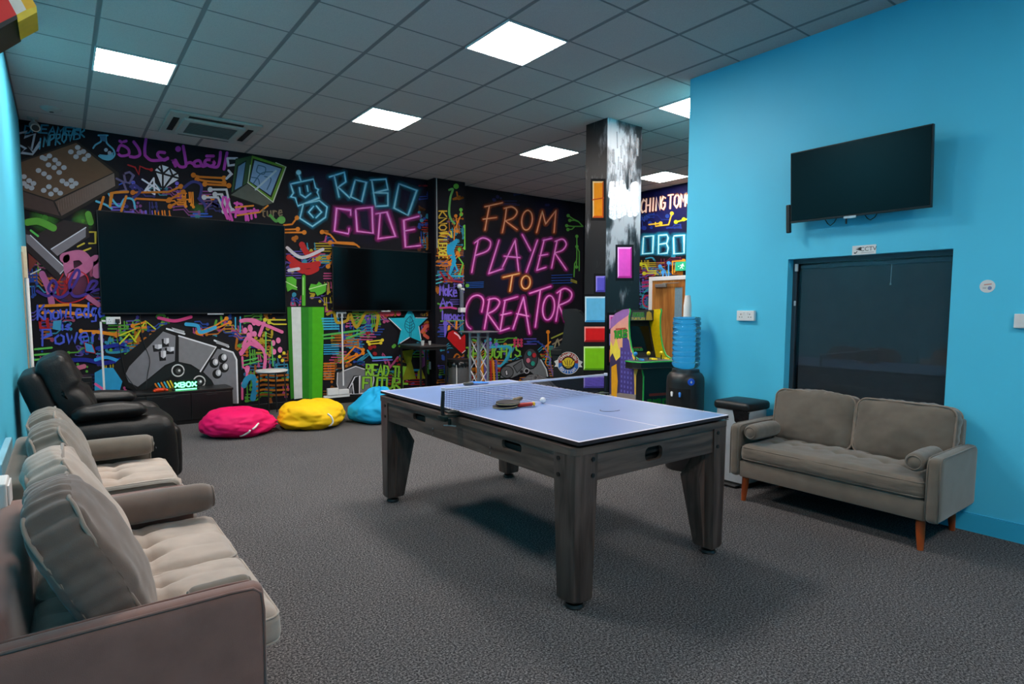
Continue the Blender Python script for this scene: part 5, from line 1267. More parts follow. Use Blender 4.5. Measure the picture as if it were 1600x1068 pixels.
doodles(P_, 505, 670, 484, 600, 70, 15, dim([CYN, (170, 140, 30), RED, GRN, BLU, PUR, ORG, PNK], .75), 2.1)
doodles(P_, 505, 545, 560, 620, 14, 16, dim([ORG, CYN, (160, 90, 30)], .75), 2.2)
doodles(P_, 655, 668, 290, 560, 24, 17, dim([ORG, (120, 70, 30), BLU, RED, CYN], .75), 1.8)
doodles(P_, 728, 870, 528, 600, 56, 19, dim([GRN, ORG, CYN, PUR, RED, (230, 140, 40)], .75), 2.0)
doodles(P_, 735, 905, 300, 320, 6, 20, dim([NAV, (30, 50, 110)], .75), 2.0)
P_.done('painted_background_doodles', wall_back)
# title tags upper left
for st in word('DREAMER', A([(150, 185)])[0], A([(500, 205)])[0], 12, (0.15, -1), .2, .15): P_.stroke(st, 2.6, (50, 120, 150))
for st in word('IMPROVER', A([(230, 285)])[0], A([(530, 215)])[0], 16, (0.1, -1), .25, .1): P_.stroke(st, 2.4, (62, 140, 168))
for q in ([(120, 190), (165, 180), (150, 215), (215, 195), (195, 290), (175, 265), (205, 310), (245, 245)], [(115, 260), (160, 285), (130, 310), (200, 320), (240, 270)]): P_.stroke(A(q), 3.0, (150, 160, 176))
P_.done('painted_name_tags', wall_back)
# brown block with pale spots
P_.poly(A([(120, 360), (472, 236), (735, 436), (735, 525), (385, 722), (120, 650)]), (34, 28, 26))
P_.poly(A([(120, 372), (470, 250), (700, 432), (332, 604), (120, 535)]), (88, 66, 50), col2=(104, 78, 58), ax=(30, 300, 180, 230))
P_.poly(A([(340, 612), (705, 436), (712, 515), (380, 700)]), (92, 72, 64), col2=(122, 104, 96), ax=(85, 320, 178, 280)); P_.poly(A([(125, 545), (328, 612), (368, 700), (125, 640)]), (72, 54, 50))
for k in range(22): x = 360+k*15; P_.stroke(A([(x, 610-k*7.2), (x+5, 672-k*7.4)]), .6, (120, 100, 92))
for x, y in ((480, 278), (438, 305), (515, 303), (470, 335), (545, 328), (522, 350), (490, 310), (305, 330), (278, 347), (340, 355), (300, 385), (362, 378), (335, 402), (395, 402), (366, 432), (262, 340), (238, 420), (272, 440), (303, 462), (148, 458), (180, 483), (148, 500), (207, 500), (168, 518), (195, 528), (385, 485), (412, 503), (440, 482), (468, 500), (445, 518), (302, 520), (270, 543), (345, 540), (315, 565), (372, 560)):
    q = A([(x, y)])[0]; P_.dot(q[0], q[1], 4.4, (166, 168, 178), ry=3.8)
P_.done('painted_brown_block', wall_back)
# crossed grey bars
P_.poly(A([(225, 815), (395, 725), (545, 755), (555, 830), (330, 960), (250, 905)]), (44, 34, 36)); P_.poly(A([(310, 905), (530, 770), (530, 830), (355, 948)]), (128, 122, 130)); P_.stroke(A([(318, 905), (530, 772)]), 1.6, WHT)
P_.poly(A([(150, 780), (200, 800), (420, 1025), (410, 1065), (360, 1100), (150, 900)]), (38, 28, 32)); P_.poly(A([(160, 815), (190, 820), (405, 1025), (370, 1058), (165, 865)]), (122, 116, 124)); P_.stroke(A([(188, 820), (405, 1022), (372, 1058)]), 1.5, WHT)
P_.poly(A([(175, 930), (230, 980), (180, 1050)]), (110, 44, 36)); P_.stroke(A([(190, 1060), (250, 1030)]), 2, (190, 200, 200)); 
P_.stroke(A([(170, 740), (240, 735), (330, 775)]), 11, (92, 160, 56), sm=True); P_.stroke(A([(545, 690), (560, 740)]), 10, (96, 160, 60)); P_.stroke(A([(190, 790), (235, 825)]), 3, (90, 190, 90))
for st in ([(555, 800), (590, 800), (590, 870), (550, 870)], [(430, 930), (470, 935), (560, 900)], [(480, 890), (520, 870)]): P_.stroke(A(st), 2.6, (196, 176, 60))
P_.done('painted_crossed_bars', wall_back)
# flask
for st in ([(608, 203), (665, 203)], [(620, 205), (625, 238), (590, 262), (576, 282)], [(655, 205), (660, 250), (700, 290), (708, 325), (680, 352), (640, 348), (612, 330)]): P_.stroke(A(st), 2.6, (92, 165, 195), sm=True)
P_.poly(A([(612, 320), (660, 325), (700, 305), (700, 335), (672, 352), (635, 345)]), (92, 165, 195)); P_.poly(A([(615, 203), (655, 203), (658, 245), (625, 235)]), (70, 110, 140))
for x, y in ((655, 293), (677, 311)): q = A([(x, y)])[0]; P_.dot(q[0], q[1], 3, (150, 170, 190))
P_.done('painted_flask', wall_back)
# purple arabic line
MAG = (176, 58, 166)
for st in ([(825, 580), (812, 650), (800, 715)], [(770, 575), (765, 640), (745, 695), (690, 692), (660, 680)], [(700, 640), (655, 638), (640, 665), (690, 690), (720, 665), (700, 640)], [(655, 606), (712, 606)], [(650, 685), (620, 690), (595, 645), (555, 655), (555, 688), (600, 688), (620, 680)], [(555, 680), (520, 660), (490, 668)], [(460, 525), (478, 630), (480, 690), (430, 692), (395, 640)],
           [(395, 690), (375, 640), (380, 660)], [(330, 622), (300, 640), (250, 605), (258, 575), (305, 578)], [(330, 628), (270, 640), (190, 640), (142, 600)], [(150, 465), (140, 540), (142, 600)], [(48, 488), (88, 545), (98, 595), (60, 615), (18, 610)]):
    P_.stroke(H_(st), 4.6, MAG, sm=True)
q = H_([(418, 547)])[0]; P_.dot(q[0], q[1], 4.6, MAG)
for st in ([(725, 310), (745, 265), (790, 285), (795, 320), (750, 330), (725, 310)], [(740, 238), (752, 246)], [(765, 242), (780, 238)]): P_.stroke(A(st), 4.2, MAG, sm=True)
P_.done('painted_arabic_lettering', wall_back)
# diamond, star scribble, circuits
P_.poly(H_([(226, 722), (275, 678), (342, 700), (415, 752), (425, 795), (290, 882)]), (206, 206, 216))
for st in ([(226, 735), (420, 790)], [(275, 678), (290, 760), (290, 882)], [(290, 755), (345, 705)], [(345, 705), (372, 770), (300, 870)], [(372, 770), (412, 750)], [(245, 700), (285, 740)]): P_.stroke(H_(st), 3.0, (16, 15, 22))
for st in ([(118, 800), (262, 892)], [(215, 790), (135, 905)], [(135, 905), (225, 835), (262, 892)], [(215, 790), (222, 925)], [(222, 925), (150, 880)]): P_.stroke(H_(st), 2.6, (206, 206, 220))
for c, st in ((ORG, [(545, 765), (600, 780), (800, 790)]), (ORG, [(575, 800), (650, 815), (800, 828)]), (ORG, [(640, 840), (840, 852)]), (ORG, [(40, 910), (340, 905), (440, 860)]), (ORG, [(345, 970), (460, 905)]), (ORG, [(50, 960), (340, 975)]), (ORG, [(350, 1025), (465, 965)]), (WHT, [(685, 885), (820, 885), (850, 1020), (870, 1060)]), (WHT, [(725, 925), (780, 925), (830, 1060)]), (WHT, [(635, 950), (750, 950), (800, 1067)]), (RED, [(0, 680), (60, 700), (90, 760), (100, 690), (150, 712), (195, 720)])):
    circuit(P_, H_(st), 3.2 if c != RED else 2.2, tuple(int(v*.85) for v in c), c != RED, True)
for st in ([(465, 870), (540, 820), (610, 850), (600, 950)], [(20, 860), (60, 850), (100, 900), (40, 960)], [(590, 960), (640, 1010), (650, 1067)]): P_.stroke(H_(st), 4.5, (48, 48, 110), sm=True)
for st in ([(640, 1050), (700, 985), (640, 980)], ): P_.stroke(H_(st), 2, (110, 80, 110), sm=True)
for st in ([(765, 440), (800, 430), (825, 450), (800, 500), (775, 490), (765, 440)], [(720, 470), (760, 490), (780, 540), (740, 550)]): P_.stroke(A(st), 3.2, (96, 88, 124))
for st in ([(672, 565), (710, 620), (740, 640), (770, 595), (820, 600), (835, 655)], [(595, 610), (650, 630), (690, 655)]): P_.stroke(A(st), 3.2, (84, 170, 205), sm=True)
for st in ([(720, 555), (690, 560), (680, 640)], [(640, 585), (615, 665)], [(780, 580), (750, 670)], [(720, 555), (790, 552)]): P_.stroke(A(st), 4, (206, 122, 30))
for st in ([(1405, 345), (1465, 345)], [(1405, 345), (1412, 390), (1450, 385)], [(1412, 420), (1430, 440), (1400, 470)], ): P_.stroke(A(st), 3.5, (190, 188, 200))
P_.done('painted_diamond_and_circuits', wall_back)
# green open cube
P_.poly(C_([(125, 325), (150, 110), (255, 84), (465, 150), (465, 175), (385, 385), (320, 408), (115, 340)]), (20, 26, 22))
P_.poly(C_([(125, 318), (152, 115), (250, 92), (236, 250), (220, 262)]), (42, 74, 46)); P_.poly(C_([(252, 90), (462, 158), (382, 378), (226, 258)]), (98, 142, 42))
P_.poly(C_([(258, 108), (442, 165), (372, 352), (232, 250)]), (22, 34, 34)); P_.poly(C_([(268, 120), (432, 172), (366, 336), (240, 250)]), (122, 152, 190))
P_.poly(C_([(160, 150), (218, 118), (196, 285), (136, 312)]), (22, 40, 40)); P_.poly(C_([(168, 158), (212, 130), (190, 278), (146, 302)]), (92, 130, 168))
P_.poly(C_([(222, 266), (382, 382), (322, 402), (122, 334)]), (84, 88, 80))
for st in ([(290, 150), (335, 165), (325, 205), (282, 190), (290, 150)], [(250, 225), (290, 235), (300, 280)], [(330, 220), (370, 235), (345, 300)], [(260, 265), (310, 200), (380, 190)]): P_.stroke(C_(st), 1.6, (60, 96, 120), sm=True)
P_.stroke(C_([(275, 300), (400, 185)]), 3, (168, 186, 200)); P_.stroke(C_([(226, 258), (382, 378), (462, 160), (400, 135)]), 1.6, (196, 204, 180)); P_.stroke(C_([(242, 150), (228, 255)]), 1.2, (196, 204, 180))
P_.done('painted_green_cube', wall_back)
for st in ([(75, 345), (70, 400), (100, 480)], [(90, 350), (105, 410), (130, 490)], [(110, 360), (90, 430), (115, 485)], [(145, 385), (190, 395), (160, 440), (215, 450), (230, 490)], [(210, 410), (215, 490)], [(245, 430), (250, 480)], [(130, 440), (290, 430)], [(265, 420), (275, 470)], [(160, 380), (150, 470)]): P_.stroke(C_(st), 3.6, (196, 74, 168), sm=True)
for st in ([(150, 410), (260, 400)], [(160, 460), (300, 440), (350, 400)]): P_.stroke(C_(st), 2.6, (210, 130, 40))
for st in word('ture', C_([(310, 470)])[0], C_([(450, 460)])[0], 14): P_.stroke(st, 2.2, (120, 104, 80))
P_.stroke(C_([(365, 460), (400, 495), (420, 480)]), 4.5, (80, 150, 70), sm=True); q = C_([(435, 488)])[0]; P_.dot(q[0], q[1], 6, (92, 160, 76))
P_.done('painted_scribbles_by_cube', wall_back)
# robot logo and the two lines of neon lettering
CG, CC, MG, MC = (30, 130, 165), (150, 214, 232), (170, 40, 140), (240, 156, 226)
bot = [C_(s) for s in ([(490, 266), (632, 236), (645, 290), (662, 300), (655, 318), (668, 352), (535, 402), (520, 352), (492, 345), (508, 322), (490, 266)], [(540, 205), (556, 252)], [(545, 290), (550, 322)], [(592, 278), (598, 310)], [(552, 330), (582, 350), (614, 325)],
      [(570, 388), (668, 368), (716, 408), (706, 472), (626, 528), (548, 478), (570, 388)], [(632, 405), (602, 440), (630, 472)], [(650, 402), (682, 440), (648, 474)])]
BOTW = 3.4
P_.neon(bot, BOTW, CG, CC, sm=False); q = C_([(540, 195)])[0]; P_.dot(q[0], q[1], 5, CC, 1, .4)
P_.done('painted_robot_logo', wall_back)
P_.neon([C_(s) for s in ([(732, 222), (822, 194)], [(760, 214), (790, 346)], [(822, 194), (832, 252), (780, 290)], [(785, 286), (856, 352)], [(890, 240), (958, 256), (930, 375), (862, 345), (890, 240)], [(985, 242), (1080, 236), (1092, 300), (1000, 322)], [(992, 242), (1016, 405)], [(1010, 320), (1092, 322), (1092, 400), (1016, 405)], [(1160, 265), (1270, 306), (1216, 460), (1130, 415), (1160, 265)])], 3.8, CG, CC, sm=False)
P_.done('painted_blue_neon_word', wall_back)
P_.neon([C_(s) for s in ([(862, 458), (862, 428), (775, 416), (762, 556), (848, 574), (852, 542)], [(892, 420), (994, 410), (1000, 570), (902, 558), (892, 420)], [(1018, 450), (1086, 440), (1138, 590), (1030, 604)], [(1044, 448), (1032, 604)], [(1282, 466), (1190, 490), (1200, 656), (1292, 646)], [(1196, 556), (1256, 546)])], 3.8, MG, MC, sm=False)
P_.done('painted_pink_neon_word', wall_back)
for st, e in (([(450, 520), (500, 515), (530, 475)], 1), ([(450, 548), (535, 545)], 1), ([(450, 566), (575, 565)], 1), ([(685, 563), (735, 578), (775, 626), (880, 630), (915, 656)], 0), ([(735, 628), (900, 642)], 0), ([(725, 720), (745, 690)], 0), ([(722, 775), (750, 740)], 0)):
    circuit(P_, C_(st), 2.6, (212, 124, 34), e == 0, e == 1, 3.6)
# leafy stem above the striped panel
for st in ([(560, 640), (600, 700), (660, 690)], [(480, 720), (560, 770), (660, 760)], [(500, 770), (590, 810), (650, 790)]): P_.stroke(C_(st), 9, (178, 34, 34), sm=True)
for st in ([(470, 660), (560, 720), (690, 670)], [(480, 800), (540, 790)]): P_.stroke(C_(st), 5, (200, 196, 204), sm=True)
P_.stroke(C_([(572, 835), (572, 1020)]), 8, (20, 24, 20)); P_.stroke(C_([(572, 838), (572, 1015)]), 5.2, (82, 172, 44)); P_.stroke(C_([(568, 845), (568, 950)]), 1.2, (170, 220, 140))
for lf, vn in (([(462, 840), (500, 835), (530, 855), (528, 900), (535, 925), (500, 918), (470, 935), (462, 900)], [(462, 870), (530, 905)]), ([(600, 915), (615, 880), (650, 885), (665, 865), (690, 885), (716, 875), (710, 930), (690, 945), (655, 960), (640, 935), (612, 935)], [(606, 915), (714, 885)])):
    P_.poly(C_(lf), (84, 176, 48)); P_.outline(C_(lf), (18, 22, 18), 1.4); P_.stroke(C_(vn), 1.3, (190, 224, 160))
P_.done('painted_leafy_stem', wall_back)
P_.poly(D_([(268, 150), (506, 146), (492, 722), (290, 730)]), (14, 20, 14))
def gx(t, y): l = (272+(294-272)*(y-155)/570, 500+(488-500)*(y-155)/570); return (l[0]+(l[1]-l[0])*t, y)
for t0, t1, c in ((0, .11, (42, 120, 24)), (.11, .37, (212, 218, 214)), (.37, .58, (40, 128, 30)), (.58, .68, (52, 150, 30)), (.68, 1.0, (74, 176, 22))):
    P_.poly(D_([gx(t0, 156), gx(t1, 156), gx(t1, 718), gx(t0, 725)]), c)
P_.done('painted_green_striped_panel', wall_back)
# knowledge is power
for q, c, w_ in (([(400, 10), (500, -5), (540, 60), (440, 110), (420, 20)], (190, 104, 146), 16), ([(540, 60), (600, 20), (600, 110)], (186, 100, 142), 14), ([(260, 110), (300, 200), (320, 290)], (170, 90, 140), 10), ([(540, 250), (610, 300)], (170, 90, 130), 8)): P_.stroke(B(q), w_, c, sm=True)
P_.stroke(B([(420, 110), (410, 170), (460, 90), (540, 130), (530, 250), (400, 290), (330, 230), (390, 110)]), 1.8, (180, 30, 40), sm=True)
P_.stroke(B([(230, 215), (300, 245), (350, 185), (325, 150), (300, 210), (370, 255), (440, 205), (490, 110), (470, 88), (430, 170), (455, 245), (535, 232), (600, 165), (565, 158), (540, 220), (610, 205)]), 4.4, (62, 42, 132), sm=True)
P_.stroke(B([(245, 308), (420, 300), (545, 308)]), 4.2, (214, 132, 34)); P_.stroke(B([(265, 350), (330, 340), (560, 365)]), 5, (216, 128, 30)); P_.stroke(B([(245, 395), (290, 390), (300, 450), (250, 440), (245, 395)]), 4.4, (170, 26, 34))
for t_, a, b, h in (('Knowledge', (232, 392), (655, 372), 22), ('is', (372, 455), (440, 452), 13), ('Power', (262, 552), (640, 520), 25)):
    for st in word(t_, B([a])[0], B([b])[0], h, gap=.18): P_.stroke(st, 3.2, (74, 92, 206))
P_.poly(B([(330, 400), (380, 395), (375, 460), (325, 450)]), (60, 150, 190)); P_.poly(B([(520, 530), (570, 545), (590, 600), (530, 590)]), (56, 150, 200)); P_.outline(B([(520, 530), (570, 545), (590, 600), (530, 590)]), (170, 30, 40), 1.4)
P_.poly(B([(585, 720), (640, 690), (720, 690), (760, 760), (740, 830), (585, 830)]), (40, 150, 200)); P_.stroke(B([(590, 790), (650, 830)]), 4, (220, 90, 150)); P_.stroke(B([(400, 715), (450, 700), (520, 680)]), 7, (190, 100, 130), sm=True)
for st in ([(215, 575), (320, 565)], [(215, 610), (370, 598)], [(215, 640), (360, 630)]): P_.stroke(B(st), 3, (96, 190, 84))
P_.stroke(B([(350, 650), (520, 640), (640, 660), (740, 640)]), 6.5, (24, 34, 130), sm=True); P_.stroke(B([(600, 570), (680, 555), (760, 545)]), 6, (24, 40, 140), sm=True); P_.stroke(B([(590, 640), (660, 625), (740, 650)]), 5, (46, 150, 210), sm=True)
P_.done('painted_knowledge_lettering', wall_back)
for st in ([(740, 490), (860, 440), (820, 540), (900, 400), (960, 450)], [(740, 540), (800, 480), (840, 530)]): P_.stroke(B(st), 2.4, (196, 200, 40))
for st in ([(820, 430), (900, 405), (905, 440), (830, 445), (820, 430)], [(500, 462), (600, 462), (720, 480)], [(580, 470), (720, 490)], [(1220, 470), (1330, 430), (1400, 385)], [(1230, 490), (1420, 410)]): circuit(P_, B(st), 2.6, (216, 130, 30), True, True, 3.4)
P_.stroke(B([(1150, 420), (1220, 430), (1240, 470), (1330, 440)]), 5.5, (56, 160, 205), sm=True); P_.stroke(B([(980, 380), (1080, 400), (1180, 375)]), 5, (196, 60, 120), sm=True); P_.stroke(B([(1455, 380), (1455, 450)]), 2, (60, 170, 210)); P_.stroke(B([(1485, 375), (1485, 470)]), 2, (60, 170, 210))
for x, y in ((1545, 440), (1555, 480), (1515, 460), (1570, 410)): q = B([(x, y)])[0]; P_.dot(q[0], q[1], 3.6, (222, 110, 160), ry=4.6)
P_.stroke(B([(1490, 400), (1540, 395), (1600, 420)]), 6, (220, 104, 156), sm=True); P_.stroke(B([(1490, 600), (1540, 540), (1600, 560)]), 7, (220, 104, 156), sm=True); P_.stroke(B([(1535, 490), (1545, 540)]), 5, (220, 104, 156))
P_.done('painted_wall_scribbles', wall_back)
# big grey gamepad
P_.poly(B([(700, 690), (720, 650), (1000, 430), (1060, 412), (1160, 440), (1200, 480), (1290, 505), (1320, 490), (1430, 540), (1440, 565), (1475, 590), (1492, 640), (1495, 918), (1430, 918), (1425, 810), (1310, 806), (1150, 800), (900, 826), (845, 838), (780, 810)]), (18, 18, 20))
GRY = (116, 116, 122)
P_.poly(B([(1008, 465), (1085, 492), (1080, 648), (1020, 672), (900, 770), (852, 806), (795, 778), (775, 730), (800, 680)]), GRY, col2=(128, 128, 134), ax=(190, 600, 275, 520)); P_.poly(B([(1105, 497), (1335, 565), (1238, 705), (1180, 668), (1105, 652)]), (126, 126, 130))
P_.poly(B([(1345, 572), (1440, 592), (1463, 625), (1472, 910), (1440, 910), (1436, 815), (1326, 800), (1308, 765), (1256, 715)]), (120, 120, 126))
P_.poly(B([(845, 830), (1010, 690), (1090, 656), (1180, 680), (1260, 730), (1310, 780), (1312, 800), (1200, 800), (1060, 740), (960, 790), (900, 824)]), (22, 30, 32))
for st, w_ in (([(1105, 492), (1335, 562), (1238, 712)], 2.2), ([(1372, 572), (1440, 594), (1462, 640), (1470, 905)], 2.4), ([(1030, 448), (1140, 480)], 2.6), ([(1325, 520), (1412, 560)], 2.6)): P_.stroke(B(st), w_, (226, 226, 232))
P_.poly(B([(1060, 440), (1140, 462), (1140, 478), (1075, 462)]), (170, 170, 176)); P_.poly(B([(1340, 520), (1415, 548), (1410, 562), (1335, 538)]), (170, 170, 176))
for x, y, dx, dy in ((1028, 526, 16, 20), (978, 560, 22, 15), (1054, 576, 22, 15), (1010, 608, 16, 24)):
    P_.poly(B([(x-dx-14, y-dy+6), (x+dx-6, y-dy+2), (x+dx, y+dy+12), (x-dx-8, y+dy+16)]), (22, 22, 26))
    P_.poly(B([(x-dx, y-dy), (x+dx, y-dy), (x+dx, y+dy*.5), (x, y+dy), (x-dx, y+dy*.5)]), (176, 176, 184)); P_.poly(B([(x, y-dy), (x+dx, y-dy), (x+dx, y+dy*.4), (x, y+dy*.8)]), (226, 226, 232))
for x, y in ((1383, 626), (1330, 656), (1390, 684), (1348, 722)):
    q = B([(x-6, y+5)])[0]; P_.dot(q[0], q[1], 7.6, (20, 20, 22)); q = B([(x+2, y-2)])[0]; P_.dot(q[0], q[1], 4.3, (178, 178, 184), ry=5.2); P_.dot(q[0]+1.2, q[1]-.6, 2.2, (232, 232, 236), ry=3.6)
for x, y, r in ((1100, 706, 9.4), (1232, 774, 9.0)):
    q = B([(x, y)])[0]; P_.dot(q[0], q[1], r+2, (14, 18, 18)); P_.ell(q[0], q[1], r, r*.96, 1.9, (212, 214, 214)); P_.dot(q[0]+.5, q[1]+.5, r*.48, (70, 74, 74)); P_.dot(q[0]+2, q[1], 1.9, (220, 222, 222))
for k in range(6): P_.stroke(K_([(200+k*42, 350-k*8), (245+k*42, 420-k*5)]), 2.4, [ORG, CYN, ORG, CYN, YEL, YEL][k])
P_.done('painted_gamepad', wall_back)
# right of it: tube shapes, orange stripes by the small table
P_.stroke(K_([(1410, -20), (1420, 120), (1480, 150), (1470, 280), (1410, 340), (1410, 560)]), 3.2, (224, 96, 150)); q = K_([(1480, 130)])[0]; P_.dot(q[0], q[1], 4, (224, 96, 150))
P_.stroke(D_([(5, 640), (25, 600), (60, 590), (75, 640), (60, 720)]), 9, (46, 140, 180), sm=True)
for k in range(5): P_.stroke(D_([(85, 590+k*28), (130, 575+k*30), (190, 580+k*30), (275, 575+k*30)]), 3.2, (190, 112, 30) if k % 2 else (150, 84, 24), sm=True)
for st in ([(0, 400), (35, 345), (130, 430), (130, 540)], [(0, 240), (60, 235), (120, 260), (240, 310)], [(100, 330), (130, 250)]): P_.stroke(D_(st), 5, (222, 110, 160), sm=True)
for x, y in ((45, 290), (12, 300), (70, 322), (35, 330), (185, 378), (217, 362), (190, 432), (228, 420), (25, 545)): q = D_([(x, y)])[0]; P_.dot(q[0], q[1], 3.6, (226, 120, 168), ry=4.6)
for st in ([(0, 490), (90, 470)], [(0, 515), (100, 490)], [(140, 310), (140, 440)], [(175, 370), (185, 520)]): P_.stroke(D_(st), 1.8, (92, 190, 100))
for st in ([(135, 235), (260, 235)], [(160, 250), (190, 262), (265, 262)]): circuit(P_, D_(st), 2.2, (200, 190, 50), True, False, 3.2)
for x, y in ((225, 462), (252, 440), (243, 485)): q = D_([(x, y)])[0]; P_.dot(q[0], q[1], 2.6, (226, 206, 50))
for y in range(0, 7): P_.stroke(D_([(500, 505+y*16), (562, 503+y*16)]), 2.6, (196, 110, 30)); 
for y in range(0, 5): P_.stroke(D_([(488+y*3, 228+y*16), (590, 226+y*16)]), 2.6, (60, 165, 200)); P_.stroke(D_([(500, 390+y*14), (590, 388+y*14)]), 1.8, (54, 160, 205))
P_.stroke(D_([(520, 200), (560, 190), (580, 250), (640, 240), (660, 200), (700, 280), (760, 190), (830, 200), (820, 300)]), 4.4, (168, 138, 28), sm=True)
for st in ([(495, 330), (720, 300)], [(500, 350), (560, 345)], [(640, 350), (740, 312)]): P_.stroke(D_(st), 3, (84, 176, 84))
for x in (860, 890, 920, 960): q = D_([(x, 195)])[0]; P_.dot(q[0], q[1], 4, (206, 70, 84))
for st in ([(770, 370), (860, 360)], [(780, 385), (850, 378)]): circuit(P_, D_(st), 2, YEL)
for st in ([(600, 500), (690, 400), (740, 420)], [(640, 500), (740, 440)], [(630, 480), (700, 450)]): circuit(P_, D_(st), 2.4, ORG, False, True)
P_.stroke(D_([(770, 425), (800, 470), (915, 465)]), 3, CYN); P_.stroke(D_([(800, 488), (920, 482)]), 2, (110, 110, 200))
P_.done('painted_stripes_and_drips', wall_back)
# shield with a 1
P_.poly(D_([(565, 560), (585, 540), (625, 535), (695, 505), (770, 530), (812, 512), (822, 620), (800, 695), (580, 705), (562, 640)]), (14, 14, 16))
sh = D_([(583, 562), (622, 550), (695, 522), (768, 546), (802, 532), (808, 605), (790, 686), (596, 695), (580, 630)]); P_.poly(sh, (116, 116, 120)); P_.outline(sh, (206, 206, 212), 1.5)
P_.poly(D_([(640, 660), (682, 580), (724, 576), (724, 690), (672, 692), (680, 640), (655, 662)]), (22, 22, 26)); P_.stroke(D_([(655, 655), (690, 588), (720, 580), (718, 688)]), 1.5, (226, 226, 232)); P_.stroke(D_([(655, 657), (676, 625), (684, 690)]), 1.2, (226, 226, 232))
P_.done('painted_shield', wall_back)
st_ = E_([(133, 128), (318, 122), (372, 30), (415, 55), (445, 122), (592, 126), (492, 222), (525, 412), (385, 352), (240, 445), (280, 268)])
P_.outline(st_, (10, 10, 12), 5.5); P_.poly(st_, (28, 172, 196)); P_.stroke(E_([(135, 130), (280, 268)]), 1.3, WHT); P_.stroke(E_([(592, 126), (455, 124)]), 1.0, WHT); P_.stroke(E_([(270, 425), (380, 356)]), 1.2, WHT); P_.stroke(E_([(492, 228), (518, 380)]), 1.2, WHT)
for s_ in ([(390, 100), (335, 165), (328, 245), (380, 302), (440, 235), (425, 170), (390, 100)], [(390, 110), (380, 345)]): P_.stroke(E_(s_), 1.0, (10, 84, 110), sm=len(s_) > 2)
for y in (165, 200, 235): P_.stroke(E_([(335, y-5), (384, y+22)]), .9, (10, 84, 110)); P_.stroke(E_([(432, y-10), (384, y+22)]), .9, (10, 84, 110))
P_.done('painted_blue_star', wall_back)
for t_, a, b, h in (('READ', (760, 575), (905, 585), 17), ('THE', (925, 590), (1030, 595), 17), ('FUTURE', (740, 658), (1030, 664), 17)):
    for st in word(t_, D_([a])[0], D_([b])[0], h, (0.05, -1), .2): P_.stroke(st, 4.4, (26, 36, 16))
    for st in word(t_, D_([a])[0], D_([b])[0], h, (0.05, -1), .2): P_.stroke(st, 3.0, (140, 200, 60))
P_.poly(E_([(290, 520), (430, 500), (400, 640), (460, 850), (290, 870), (350, 690)]), (130, 136, 24)); P_.poly(E_([(480, 760), (520, 720), (570, 850), (470, 850)]), (140, 146, 26)); P_.poly(E_([(500, 620), (560, 580), (580, 680), (530, 720)]), (96, 50, 100))
for st in ([(530, 290), (580, 230), (610, 220)], [(560, 330), (600, 360)]): P_.stroke(E_(st), 5, (208, 90, 70), sm=True)
for k in range(5): P_.stroke(E_([(640, 290+k*30), (700, 270+k*30), (790, 290+k*30)]), 1.6, (92, 170, 84), sm=True)
P_.stroke(E_([(670, 200), (715, 190), (712, 250)]), 2, CYN); P_.stroke(E_([(640, 30), (690, 25)]), 2, (40, 60, 80)); P_.stroke(E_([(730, 800), (760, 830), (800, 780)]), 2.4, (120, 190, 70), sm=True)
P_.done('painted_read_lettering', wall_back)
# FROM PLAYER TO CREATOR
Fv = view(650, 250, 5.333); Cv = view(650, 440, 5.333)
def el(x, y, rx, ry, rot=0.0): return [(x+rx*math.cos(a)*math.cos(rot)-ry*math.sin(a)*math.sin(rot), y+rx*math.cos(a)*math.sin(rot)+ry*math.sin(a)*math.cos(rot)) for a in [2*math.pi*k/14-1.2 for k in range(15)]]
OG, OC = (176, 76, 26), (236, 176, 138)
P_.neon([Fv(s) for s in ([(575, 388), (720, 355)], [(612, 380), (592, 480), (575, 582)], [(560, 492), (670, 478)], [(755, 395), (740, 500), (720, 602)], [(735, 402), (800, 390), (842, 428), (812, 480), (745, 506)], [(745, 506), (842, 578)], el(925, 500, 44, 82, .12), [(1005, 602), (1052, 425)], [(1052, 425), (1080, 532)], [(1080, 532), (1166, 420)], [(1166, 420), (1150, 602)])], 3.0, OG, OC)
P_.done('painted_word_from', wall_back)
P_.neon([Fv(s) for s in ([(518, 670), (490, 800), (465, 935)], [(488, 690), (555, 648), (620, 680), (598, 752), (498, 792)], [(692, 668), (605, 945)], [(605, 945), (722, 905)], [(720, 892), (826, 668)], [(826, 668), (856, 932)], [(735, 800), (866, 812)], [(885, 620), (955, 752)], [(1012, 668), (920, 932)], [(1068, 664), (1006, 918)], [(1006, 918), (1082, 892)], [(1060, 668), (1130, 652)], [(1030, 796), (1096, 784)], [(1176, 668), (1130, 896)], [(1160, 676), (1222, 658), (1252, 700), (1220, 750), (1156, 772)], [(1156, 772), (1252, 912)])], 3.0, MG, MC)
P_.done('painted_word_player', wall_back)
P_.neon([Fv(s) for s in ([(726, 976), (860, 944)], [(802, 964), (782, 1090)], el(915, 1018, 37, 54, .1))], 3.0, (200, 92, 20), (255, 214, 150))
P_.done('painted_word_to', wall_back)
